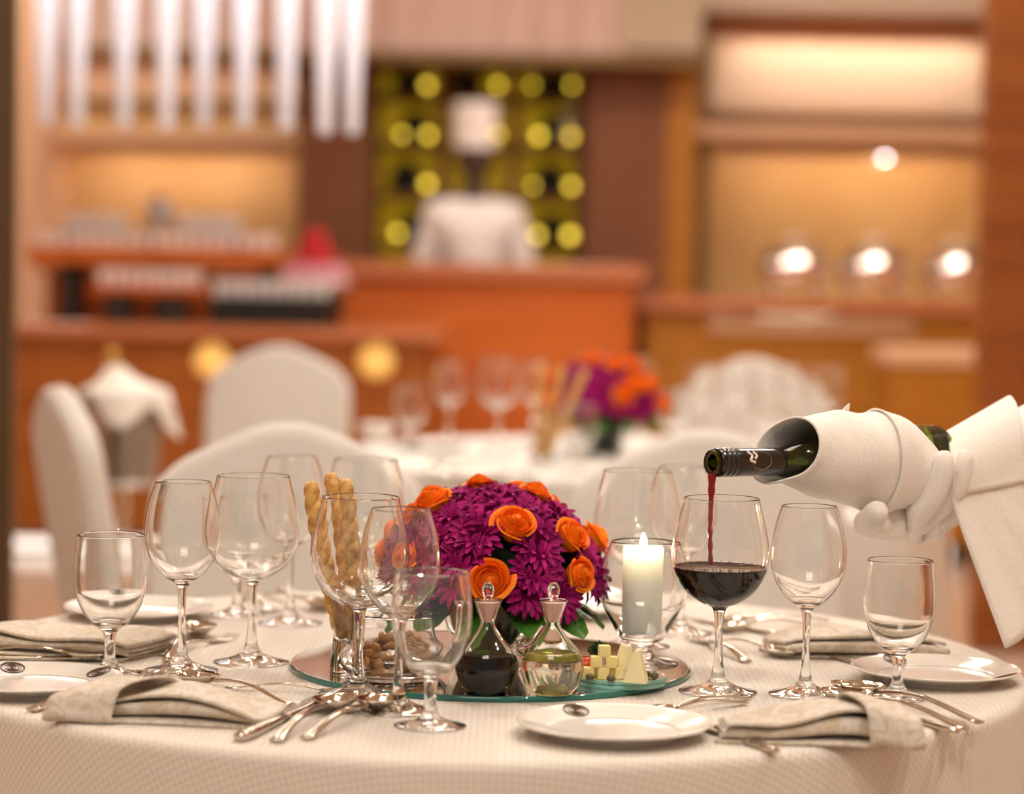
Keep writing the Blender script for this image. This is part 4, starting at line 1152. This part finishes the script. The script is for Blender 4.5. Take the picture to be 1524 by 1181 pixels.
for lay, (n, rm, z) in enumerate(((17, .045, .0098), (16, .043, .0182), (12, .037, .0262), (9, .031, .034), (5, .02, .041))):
    for k in range(n):
        inn_ = k % 3 == 2
        a = 2 * PI * k / n + lay * .4; r_ = rm * (.5 if inn_ else .86) * (1 if lay < 4 else .7)
        place.append(((p.x + r_ * math.cos(a), p.y + r_ * math.sin(a), p.z + z + rn.uniform(-.001, .001)), (rn.uniform(-.35, .35), rn.uniform(-.25, .25), a + PI / 2 + rn.uniform(-.6, .6))))
for loc, rot in place:
    if al0 is None: al0 = tag(obj('almond', bm, ALMOND), 'brown almond lying in the round glass jar', 'almond', 'almonds in the glass jar'); al0.location, al0.rotation_euler = loc, rot
    else: o = dup(al0, loc, rot=rot)

# cruets -----------------------------------------------------------------------------
def cruet(px, py, lab, liquid, level, top_liquid=None):
    p = om(px, py); k = 1.0
    t = thing('cruet', lab, 'cruet', p, group='oil and vinegar cruets')
    out = [(0, .0004), (.018, 0), (.0215, .0014), (.0275, .010), (.0318, .025), (.0322, .036), (.027, .050), (.017, .063), (.0095, .075), (.0072, .082), (.0085, .088), (.0120, .100), (.0150, .1085)]
    inn_ = [(.0138, .1088), (.0108, .100), (.0073, .088), (.0058, .082), (.0080, .0748), (.0155, .0622), (.0257, .049), (.0308, .036), (.0304, .0255), (.0262, .0112), (.0208, .0034), (.012, .0022), (0, .002)]
    so = cat_rom(out, 5); si = cat_rom(inn_, 5)
    t.scale = (1, 1, .885)
    obj('glass_body', lathe([(max(0, a[0]), a[1]) for a in so] + [(max(0, a[0]), a[1]) for a in si], 48), GLASS, t, True, False)
    st = obj('stopper', lathe(cat_rom([(0, .0825), (.0042, .083), (.0070, .092), (.0104, .103), (.0108, .1062), (.004, .107), (0, .107)], 4), 32), PINK, t)
    obj('knob', lathe(cat_rom([(0, .1068), (.004, .107), (.0042, .110), (.0062, .116), (.0062, .122), (.0035, .1275), (0, .1285)], 4), 28), GLASS, t)
    ins = [(max(0, a[0]), a[1]) for a in si[::-1]]
    prof = [(a + (.0003 if a > .004 else 0), b - (.0002 if a < .02 else 0)) for a, b in ins if b < level]
    rl = prof[-1][0]
    obj('liquid', lathe(prof + [(rl - .0002, level), (0, level - .0002)], 48), liquid, t)
    if top_liquid:
        pr2 = [(a + .0003, b) for a, b in ins if level - .0001 < b < level + .0075]
        obj('oil_layer', lathe([(0, level)] + [(pr2[0][0] - .0002, level + .0001)] + pr2 + [(pr2[-1][0] - .001, level + .0072), (0, level + .007)], 48), top_liquid, t)
    return t
vc = cruet(724, 1031, 'round glass cruet of black vinegar with a pink stopper', VINEGAR, .0455)
obj('spout', tube(cat_rom([(-.026, -.004, .044), (-.029, -.005, .055), (-.026, -.005, .075), (-.0245, -.005, .098), (-.0245, -.005, .107)], 6), [.0055] * 3 + [.0042] * 9 + [.0038] * 7 + [.0042, .005, .0058, .0065, .007, .0075], 16), GLASS, vc)
oc = cruet(821, 1031, 'round glass cruet of pale olive oil with a pink stopper', OIL, .0400, OILTOP)
obj('handle', tube(cat_rom([(-.0095, 0, .078), (-.017, -.002, .066), (-.0225, -.003, .058), (-.030, -.004, .055), (-.036, -.005, .057), (-.037, -.005, .050), (-.031, -.005, .044), (-.0285, -.004, .046)], 6), .0030, 12), GLASS, oc)
obj('glass_coil', tube([(.012 * math.cos(q) * (1 - q / 40), -.004 + .010 * math.sin(q), .0065 + q * .0006) for q in [i * .35 for i in range(40)]], .0022, 8), OILTOP, oc)

# cheese plates ---------------------------------------------------------------------
CP = om(924, 1016); CR = abs(om(992, 1016).x - om(856, 1016).x) / 2
for i, (dz, k) in enumerate(((0, 1.0), (.0047, .985))):
    t = thing('glass_coaster', ('lower pale green glass disc under the cheese' if i == 0 else 'upper pale green glass disc carrying the cheese'), 'glass disc', CP + Vector((-.001 + .002 * i, .001, dz)), group='glass discs')
    obj('mirror_face', lathe([(CR * k - .001, .0044), (CR * k - .002, .0045), (0, .0045)], 72), MIRROR, t, False)
    obj('glass_edge', lathe([(0, 0), (CR * k - .0005, 0), (CR * k, .0008), (CR * k, .0038), (CR * k - .001, .0044)], 72), TEALP, t)
CZ = MZ + .0093
def oc_(px, py): return on_z(px, py, CZ)
cs = .0115; c0_ = None
base = oc_(897, 1009)
for n, (i, j, h, rz) in enumerate(((-1.36, 0, 0, .1), (0.05, -.1, 0, -.05), (1.5, .15, 0, .2), (-.62, .1, 1, .05), (.78, .1, 1, -.1), (.1, .1, 2, .15), (-.6, 1.4, 0, .3), (.8, 1.5, 0, 0))):
    loc = base + Vector((i * cs, j * cs, h * cs * 1.0 + cs / 2))
    lab = 'yellow cheese cube, ' + ('nearest the tomato in the bottom row', 'middle of the bottom row of the stack', 'next to the cheese wedges in the bottom row', 'in the second layer towards the tomato', 'in the second layer towards the wedges', 'topmost of the stack', 'hidden at the back towards the tomato', 'hidden at the back towards the wedges')[n]
    if c0_ is None:
        c0_ = tag(obj('cheese_cube', box((-cs / 2,) * 3, (cs / 2,) * 3, .0007), CHEESE), lab, 'cheese', 'cheese cubes on the glass disc'); c0_.location = loc; c0_.rotation_euler = (0, 0, rz)
    else: dup(c0_, loc, rz, lab)
wd0 = None
for px, py, rz, h, lab in ((929, 1008, .45, .034, 'pale cheese wedge standing behind the other wedge'), (946, 1015, -.25, .0335, 'pale cheese wedge standing nearest the edge of the glass disc')):
    b_ = oc_(px, py)
    if wd0 is None:
        bm = bmesh.new(); w2, d2 = .0125, .0085; apx = .001
        vs = [bm.verts.new(q) for q in ((-w2, -d2, 0), (w2, -d2, 0), (apx + .003, -d2, h), (apx - .002, -d2, h), (-w2, d2, 0), (w2, d2, 0), (apx + .003, d2, h), (apx - .002, d2, h))]
        for f in ((0, 1, 2, 3), (7, 6, 5, 4), (0, 4, 5, 1), (1, 5, 6, 2), (2, 6, 7, 3), (3, 7, 4, 0)): bm.faces.new([vs[i] for i in f])
        bmesh.ops.bevel(bm, geom=list(bm.edges), offset=.0008, segments=2, affect='EDGES')
        wd0 = tag(obj('cheese_wedge', bm, CHEESEP, None, False), lab, 'cheese', 'cheese wedges on the glass disc'); wd0.location = b_; wd0.rotation_euler = (0, 0, rz)
    else: dup(wd0, b_, rz, lab)
b_ = oc_(871, 1003)
t = thing('cherry_tomato', 'red cherry tomato beside the cheese cubes', 'tomato', b_)
obj('fruit', add_lathe(bmesh.new(), cat_rom([(0, .0003), (.006, .0008), (.0105, .006), (.0105, .012), (.006, .018), (0, .0185)], 4), 24), TOMATO, t)
obj('calyx', leafball(bmesh.new(), (0, 0, .0178), .002, 8, random.Random(1), .0022, .3), PARSLEY, t)
b_ = oc_(888, 998)
t = thing('parsley_sprig', 'dark green curly parsley sprig behind the cheese cubes', 'parsley', b_)
obj('stalk', tube([(0, 0, .0006), (.001, 0, .012), (0, .001, .022)], .0012, 6), LEAF, t)
bm = bmesh.new()
for q in ((0, 0, .025), (-.005, 0, .022), (.005, .001, .023), (0, .004, .021), (.001, -.003, .0275)): leafball(bm, q, .0042, 60, rn, .0016)
tag(obj('curly_leaves', bm, PARSLEY, t, False), kind='stuff')
cp0 = None
for px, py, lab in ((878, 1012, 'caper in front of the tomato'), (909, 1014, 'caper in front of the bottom cheese cubes'), (962, 1008, 'caper close behind the front wedge'), (974, 1010, 'caper nearest the rim of the glass disc')):
    b_ = oc_(px, py)
    if cp0 is None: cp0 = tag(obj('caper', lathe(cat_rom([(0, 0), (.003, .0006), (.0046, .0036), (.003, .0066), (0, .0072)], 3), 14), CAPER), lab, 'caper', 'capers round the cheese'); cp0.location = b_
    else: dup(cp0, b_, 0, lab)

# candle in its glass ----------------------------------------------------------------
p = om(954, 986); kc = p.y / F
def cy_(y): return (986 - y) * kc
t = thing('candle_holder', 'clear footed glass goblet holding the lit candle at the mirror edge', 'candle holder', p)
w1 = 67 * kc
ho = [(0, .0004), (.036, 0), (.040, .0008), (.0398, .002), (.02, .006), (.0145, .010), (.0125, .016), (.0145, .021), (.022, .026), (.0265, cy_(945)), (w1 * .86, cy_(905)), (w1, cy_(880)), (w1 * .985, cy_(858)), (w1 * .87, cy_(828)), (48 * kc, cy_(803))]
hi = [(48 * kc - .0013, cy_(803) + .0003), (w1 * .87 - .0014, cy_(828)), (w1 * .985 - .0014, cy_(858)), (w1 - .0016, cy_(880)), (w1 * .86 - .002, cy_(905)), (.0243, cy_(938)), (.021, cy_(946)), (.012, cy_(951)), (0, cy_(952))]
so = [(max(0, a[0]), max(0, a[1])) for a in cat_rom(ho, 5)]; si = [(max(0, a[0]), a[1]) for a in cat_rom(hi, 5)]
obj('glass_body', lathe(so + si, 56), GLASS, t, True, False)
t = thing('candle', 'lit white pillar candle standing inside the glass goblet', 'candle', p + Vector((0, 0, cy_(937))))
hc = cy_(814) - cy_(937); rc_ = .0222
obj('wax', lathe(cat_rom([(0, 0), (rc_ - .001, 0), (rc_, .001), (rc_, .02), (rc_, hc - .02), (rc_, hc - .001), (rc_ - .002, hc + .0005), (rc_ - .005, hc - .002), (.004, hc - .004), (0, hc - .004)], 3), 40), WAX, t)
obj('wick', tube([(0, 0, hc - .005), (.0003, 0, hc + .001), (.001, 0, hc + .005)], .0009, 8), WICK, t)
obj('flame', add_lathe(bmesh.new(), cat_rom([(0, 0), (.0026, .0025), (.0036, .006), (.0024, .011), (.0008, .015), (0, .0165)], 4), 16, hc + .001), FLAME, t)

# ------------------------------------------------------------------ plates
PR = abs(on_z(1055, 1085).x - on_z(770, 1085).x) / 2
pl0 = None
def plate(px, py, lab, rz=0, emb=None, group='side plates on the front table', pos=None, k=1.0):
    global pl0
    q = on_z(px, py) if pos is None else pos
    if pl0 is None:
        t = thing('side_plate', lab, 'plate', q, rz, group); r = PR
        obj('dish', lathe(cat_rom([(0, .0025), (r * .58, .0025), (r * .60, 0), (r * .645, 0), (r * .66, .003), (r * .80, .0080), (r * .97, .0125), (r, .0140), (r * .995, .0152), (r * .97, .0150), (r * .82, .0105), (r * .68, .0066), (r * .62, .0055), (0, .0055)], 4), 72), PORC, t)
        pl0 = t
    else: t = dup(pl0, q, rz, lab, group)
    t.scale = (k, k, 1)
    if emb is not None:
        bm = bmesh.new()                                       # emblem: a ring and a spiral printed on the rim
        for r_, n in ((.0128, 40), (.0116, 36)):
            add_tube(bm, [(r_ * math.cos(2 * PI * i / n), r_ * math.sin(2 * PI * i / n), 0) for i in range(n + 1)], .0006, 6, True, .00018)
        add_tube(bm, [((.0010 + .00043 * a) * math.cos(a), (.0010 + .00043 * a) * math.sin(a), 0) for a in [i * .2 for i in range(112)]], .00075, 6, True, .00018)
        add_lathe(bm, [(0, .0002), (.0012, .0001), (.0013, -.0001)], 10)
        e = obj('emblem', bm, MAROON, t)
        a = emb; rr_ = PR * .845
        n = Vector((-math.cos(a) * .30, -math.sin(a) * .30, 1))
        e.matrix_local = Matrix.Translation((rr_ * math.cos(a), rr_ * math.sin(a), .0113 + .0006)) @ orient(n, 0)
    return t
plate(913, 1095, 'white side plate with a round emblem at the front centre of the table', 0, R(116))
plate(48, 1027, 'white side plate with a round emblem cut by the left edge of the photo', 0, R(40))
plate(206, 918, 'white side plate behind the left glasses, at the far left of the table', 0, R(250))
plate(1392, 1012, 'white side plate under the draped towel at the right edge of the table', 0, R(-28))
plate(860, 912, 'white side plate at the far side behind the flowers', 0)

# ------------------------------------------------------------------ cutlery (built along +x, tail at 0, length 1 unit = .2 m)
def spoon_parts(t, L=.195, wb=.021, lb=.062):
    n = 20; pts, ra, fl = [], [], []
    for i in range(n + 1):
        f = i / n; x = f * (L - lb + .004)
        z = .0026 + .010 * math.sin(min(1, f * 1.02) * PI) ** 1.2 * (.4 + .6 * f) + .0075 * f
        pts.append((x, 0, z)); ra.append(.0064 * (1 - .62 * f ** .8) if f < .93 else .0027 + .006 * (f - .93)); fl.append(.0016 + .0006 * f)
    obj('handle', tube(pts, ra, 12, True, fl, (0, 0, 1)), STEEL, t)
    P = []; xc = L - lb / 2
    for i in range(17):
        a = -1 + 2 * i / 16; w_ = wb * math.sqrt(max(0.004, 1 - a * a)) * (1 - .14 * a); row = []
        for k in range(13):
            b = -1 + 2 * k / 12
            row.append((xc + a * lb / 2, b * w_, .0125 - .0112 * (1 - abs(a) ** 2.4) * (1 - b * b) - .001 * a))
        P.append(row)
    bm = bmesh.new(); add_grid(bm, P); o = obj('spoon_bowl', bm, STEEL, t); solid(o, .0013, 1)
def fork_parts(t, L=.195):
    n = 20; pts, ra, fl = [], [], []; lh = .066
    for i in range(n + 1):
        f = i / n; x = f * (L - lh)
        z = .0026 + .010 * math.sin(f * PI) ** 1.2 * (.4 + .6 * f) + .0015 * f
        pts.append((x, 0, z)); ra.append(.0064 * (1 - .62 * f ** .8)); fl.append(.0016 + .0005 * f)
    obj('handle', tube(pts, ra, 12, True, fl, (0, 0, 1)), STEEL, t)
    x0 = L - lh; P = []
    for i in range(9):
        f = i / 8; hw = .0026 + (.0112 - .0026) * math.sin(f * PI / 2) ** 1.5; x = x0 + f * .026
        z = .0041 - .0025 * f; P.append([(x, -hw, z + .001), (x, -hw * .4, z), (x, hw * .4, z), (x, hw, z + .001)])
    bm = bmesh.new(); add_grid(bm, P); o = obj('fork_head', bm, STEEL, t); solid(o, .0016, 0)
    bm = bmesh.new()
    for k in range(4):
        y = -.0096 + k * .0064
        pp = [(x0 + .025 + f * .041, y, .0016 + .001 * f + .0062 * f * f) for f in [i / 8 for i in range(9)]]
        add_tube(bm, pp, [.0017, .0017, .0017, .0016, .0016, .0015, .0014, .0012, .0006], 8, True, .0009, (0, 0, 1))
    obj('tines', bm, STEEL, t)
def knife_parts(t, L=.21):
    pts = [(f * L * .46, 0, .0042) for f in [i / 10 for i in range(11)]]
    obj('handle', tube(pts, [.0055, .0075, .0078, .0076, .0073, .007, .0067, .0063, .006, .0055, .005], 12, True, [.0035, .0042, .0042, .0041, .004, .0038, .0036, .0034, .0031, .0028, .0025], (0, 0, 1)), STEEL, t)
    bm = bmesh.new(); P = []
    for i in range(15):
        f = i / 14; x = L * .455 + f * L * .545; hw = .0085 + .0025 * math.sin(f * PI * .9); lo = -hw if f < .8 else -hw + hw * 1.7 * ((f - .8) / .2) ** 2
        P.append([(x, lo, .0042), (x, hw * .0 + lo * .0, .0052), (x, hw * .85, .0056), (x, hw * .85, .0036), (x, 0, .0034)])
    V = add_grid(bm, P, True); bm.faces.new(V[0]); bm.faces.new(V[-1][::-1])
    obj('blade', bm, STEEL, t)
cut0 = {}
def cutlery(kind, tail, head, lab, z=TABLE + .0003, group='cutlery on the front table', pts=None):
    a, b = (on_z(*tail, z), on_z(*head, z)) if pts is None else pts
    L0 = {'spoon': .195, 'fork': .195, 'knife': .21}[kind]; d = b - a; k = min(1.18, max(.80, d.length / L0)); rz = math.atan2(d.y, d.x)
    if kind not in cut0:
        t = thing(kind, lab, kind, a, rz, group); {'spoon': spoon_parts, 'fork': fork_parts, 'knife': knife_parts}[kind](t); cut0[kind] = t
    else: t = dup(cut0[kind], a, rz, lab, group)
    t.scale = (k,) * 3; return t
Z2 = TABLE + .0003
cutlery('knife', (356, 1104), (505, 1034), 'knife with its handle towards the front edge, outermost by the left front napkin')
cutlery('spoon', (410, 1106), (515, 1050), 'spoon between the knife and the other spoon by the left front glasses')
cutlery('spoon', (455, 1102), (585, 1050), 'spoon with its bright bowl against the foot of the tall front glass')
cutlery('fork', (335, 1026), (488, 1031), 'dessert fork lying behind the left front napkin pointing at the big glass foot')
cutlery('spoon', (434, 1052), (268, 1014), 'dessert spoon crossing under the left front napkin')
cutlery('fork', (47, 1060), (240, 1009), 'fork running under the left plate with its tines by the tall left glass')
cutlery('knife', (-40, 981), (104, 983), 'knife along the rolled left napkin, cut by the left edge of the photo')
cutlery('spoon', (-25, 970), (155, 986), 'spoon with its bowl behind the foot of the left goblet')
cutlery('fork', (60, 1004), (206, 1003), 'fork whose tines show past the emblem of the leftmost plate')
cutlery('fork', (238, 976), (345, 951), 'small dessert fork between the left tall glass and the big round glass')
cutlery('spoon', (250, 986), (306, 936), 'small dessert spoon with its bowl behind the stem of the left tall glass')
cutlery('fork', (360, 888), (412, 916), 'fork lying behind the big round glass at the far left setting')
cutlery('spoon', (395, 887), (492, 912), 'spoon behind the rear glass left of the breadsticks')
cutlery('knife', (415, 880), (498, 902), 'knife farthest back behind the rear glass left of the breadsticks')
cutlery('fork', (1115, 1040), (972, 1060), 'fork pointing at the front centre plate, its handle under the right napkin')
cutlery('spoon', (1110, 1048), (1002, 1066), 'dessert spoon lying against the rim of the front centre plate')
cutlery('knife', (1155, 1122), (1045, 1084), 'knife under the right front napkin with its handle towards the table edge')
cutlery('spoon', (1458, 1079), (1242, 1030), 'large spoon nearest the right goblet foot')
cutlery('spoon', (1436, 1088), (1226, 1040), 'large spoon in the middle of the right hand trio beside the napkin')
cutlery('knife', (1424, 1093), (1290, 1052), 'knife half under the right front napkin, nearest its rolled end')
cutlery('fork', (1112, 987), (1026, 948), 'fork lying to the right of the filled glass stem')
cutlery('spoon', (1056, 955), (1152, 976), 'small spoon between the filled glass and the tall empty glass')
cutlery('spoon', (1232, 925), (1070, 931), 'rear spoon whose handle points at the right rear napkin')
cutlery('spoon', (1205, 930), (1090, 940), 'spoon in front of the rear spoon past the filled glass')
cutlery('knife', (1160, 948), (1040, 925), 'knife lying in front of the two rear spoons')
cutlery('knife', (1230, 977), (1330, 1003), 'butter knife with its tip under the right plate')

# ------------------------------------------------------------------ folded napkins
def napkin(px, py, rz, L, W, lab, seed, layers=4, gap=.0085, band=None, z=TABLE, fan=0):
    c = on_z(px, py, z); rn = random.Random(seed); pts = []
    for k in range(layers):
        fr, bk = -W / 2 + rn.uniform(0, .18) * W * (k > 0), W / 2 - rn.uniform(0, .15) * W
        h = .0025 + k * gap; ends = [(fr, h), (fr * .5, h + gap * .10), (0, h + gap * .12), (bk * .5, h + gap * .05), (bk, h + gap * .3)]
        pts += ends if k % 2 == 0 else ends[::-1]
    cr = cat_rom([(a, b) for a, b in pts], 4)
    ph = [rn.uniform(0, 6.28) for _ in range(6)]; sk = [rn.uniform(-.35, .35), rn.uniform(.35, .75) * rn.choice((-1, 1))]; P = []; UV = []
    n = 36
    for i in range(n + 1):
        u = i / n; row = []; uvr = []; acc = 0
        puff = .50 + .46 * math.sin(u * PI) ** .7 + .13 * math.sin(u * 7 + ph[0])
        for j, q in enumerate(cr):
            f = q[1] / (layers * gap)
            y = q[0] * (1 - .10 * math.sin(u * PI + ph[1]) * f + (sk[0] * (1 - f) + sk[1] * f) * (u - .5)) + .012 * math.sin(u * 4 + ph[2]) * f + fan * (u - .5) * q[0] * 1.2
            zz = q[1] * puff + .0035 * f * f * math.sin(u * 8 + q[0] * 45 + ph[5]) +  (.003 * math.sin(u * 9 + q[0] * 60 + ph[3]) * f if q[1] > .004 else 0)
            x = (u - .5) * L + (.012 * math.sin(q[0] * 30 + ph[4]) + .010 * (f - .5)) * (1 if u in (0, 1) else 1)
            row.append((x, y, max(.0018, zz))); 
            if j: acc += math.hypot(cr[j][0] - cr[j - 1][0], cr[j][1] - cr[j - 1][1])
            uvr.append((u * L, acc))
        P.append(row); UV.append(uvr)
    bm = bmesh.new(); V = add_grid(bm, P); uvl = bm.loops.layers.uv.new('UVMap'); mp = {v: UV[i][j] for i, r in enumerate(V) for j, v in enumerate(r)}
    for f in bm.faces:
        for l in f.loops: l[uvl].uv = mp[l.vert]
    o = tag(obj('napkin', bm, NAPK), lab, 'napkin', 'folded napkins on the front table'); o.location = c; o.rotation_euler = (0, 0, rz); solid(o, .0034, 0)
    if band:
        u0, u1, sl = band; H = layers * gap; Q = []
        yl = W / 2 + .004
        ring = cat_rom([(-yl * .6, .002), (-yl, .006), (-yl * .98, H * .55), (-yl * .75, H * 1.12), (0, H * 1.25), (yl * .75, H * 1.12), (yl, H * .55), (yl * .8, .003)], 5)
        for q in ring:
            row = []
            for i in range(9):
                u = u0 + (u1 - u0) * i / 8 + sl * q[0] / W
                pu = .70 + .30 * math.sin(max(0, min(1, u)) * PI) ** .6
                row.append(((u - .5) * L, q[0], max(.002, q[1] * pu + .0015 * math.sin(i * .8))))
            Q.append(row)
        bm = bmesh.new(); V = add_grid(bm, Q); uvl = bm.loops.layers.uv.new('UVMap')
        for f in bm.faces:
            for l in f.loops: l[uvl].uv = (l.vert.co.x, l.vert.co.y + l.vert.co.z)
        b = obj('napkin_band', bm, NAPK, o); solid(b, .002, 1)
    return o
napkin(255, 1071, R(-4), .186, .066, 'beige damask napkin folded flat at the left front with a band across it', 11, 4, .0078, (.02, .38, .25))
napkin(80, 970, R(-12), .225, .085, 'grey damask napkin rolled at the far left beyond the leftmost plate', 23, 4, .0082, None)
napkin(1203, 1100, R(-5), .182, .075, 'beige damask napkin folded at the right front beside the trio of spoons', 37, 4, .0086, (.72, 1.0, -.15))
napkin(1276, 974, R(2), .19, .075, 'beige damask napkin behind the right goblet, partly under the hanging towel', 51, 4, .0084, None)

# ------------------------------------------------------------------ what stands on the far table
BG = 'glasses on the blurred far table'
def g2(kind, px, py, lab, k=1.0): glass(kind, on_z(px, py), lab, BG, k)
g2('G', 610, 668, 'blurred goblet nearest the left end of the far table')
g2('W', 668, 662, 'blurred wine glass second from the left on the far table')
g2('B', 741, 666, 'blurred big round glass left of the far breadsticks', 1.05)
g2('W', 796, 660, 'blurred wine glass just left of the far breadsticks')
g2('B', 886, 650, 'blurred big glass behind the far flowers on their left side', 1.05)
g2('W', 952, 648, 'blurred wine glass behind the far flowers on their right side')
g2('G', 1002, 672, 'blurred goblet just right of the far flowers')
g2('W', 1040, 668, 'blurred wine glass before the left side of the rear chair')
g2('B', 1092, 662, 'blurred big glass before the middle of the rear chair')
g2('G', 1142, 676, 'blurred goblet before the right half of the rear chair')
g2('W', 1178, 664, 'blurred wine glass before the right edge of the rear chair')
g2('B', 1226, 668, 'blurred big glass farthest right behind the wrapped towel')
g2('G', 860, 706, 'blurred goblet in front of the far flower bowl')
for x, y, k, lab in ((640, 668, 1.0, 'blurred white plate at the left end of the far table'), (700, 712, 1.0, 'blurred white plate at the near edge of the far table'), (1110, 690, 1.0, 'blurred white plate on the right half of the far table')):
    plate(x, y, lab, 0, None, 'plates on the far table', None, k)
FC2 = on_z(897, 678)
EL2 = (.128, .12, .105)
rs2 = [(Vector(d).normalized(), 1.35) for d in ((-.75, -.5, .2), (.25, -.8, .25), (.15, -.5, .85), (.45, -.3, .8), (.75, -.5, .5), (-.2, -.3, .9), (.8, -.3, 0.1), (.5, -.75, .5), (-.9, .1, .5), (.1, .6, .7), (-.4, .7, .4), (.6, .6, .4))]
arrangement('blurred dome of purple and orange flowers on the far table', FC2, TABLE, EL2, rs2, 100, 5, .115)
p = on_z(806, 694)
t = thing('breadstick_tumbler', 'blurred clear glass holding breadsticks on the far table', 'glass', p)
obj('glass_body', lathe(cat_rom([(0, .0003), (.024, 0), (.027, .003), (.026, .05), (.028, .10), (.0265, .1005), (.0242, .05), (.024, .012), (0, .010)], 4), 32), GLASS, t)
for q, lab in (((838, 545), 'blurred breadstick leaning left in the far glass'), ((872, 548), 'blurred breadstick leaning furthest right in the far glass'), ((806, 542), 'blurred breadstick standing upright in the far glass')):
    twist_stick('breadstick', p + Vector(((q[0] - 838) * .0002, 0, .018)), at(q[0], q[1], p.y), .009, 4, lab)
for n_, (kind, a, b, lab) in enumerate((('knife', (690, 690), (760, 684), 'blurred knife beside the near plate of the far table'), ('fork', (640, 692), (700, 684), 'blurred fork left of the near plate on the far table'), ('spoon', (930, 716), (1010, 704), 'blurred spoon right of the far flower bowl'), ('spoon', (640, 704), (668, 684), 'blurred spoon crossing behind the fork on the far table'),
        ('fork', (1020, 700), (1084, 694), 'blurred fork left of the right hand plate on the far table'), ('knife', (1150, 700), (1200, 690), 'blurred knife right of the right hand plate on the far table'), ('knife', (770, 706), (800, 716), 'blurred knife near the foot of the far breadstick glass'))):
    cutlery(kind, a, b, lab, Z2, 'cutlery on the far table')
t = thing('salt_bowl', 'small blurred white bowl beyond the left end of the far table', 'bowl', at(545, 640, 7.0) * 1.0)
t.location = on_z(560, 658)
obj('bowl_wall', lathe(cat_rom([(0, .001), (.02, 0), (.024, .004), (.04, .03), (.045, .045), (.042, .045), (.036, .03), (.018, .008), (0, .007)], 4), 28), PORC, t)
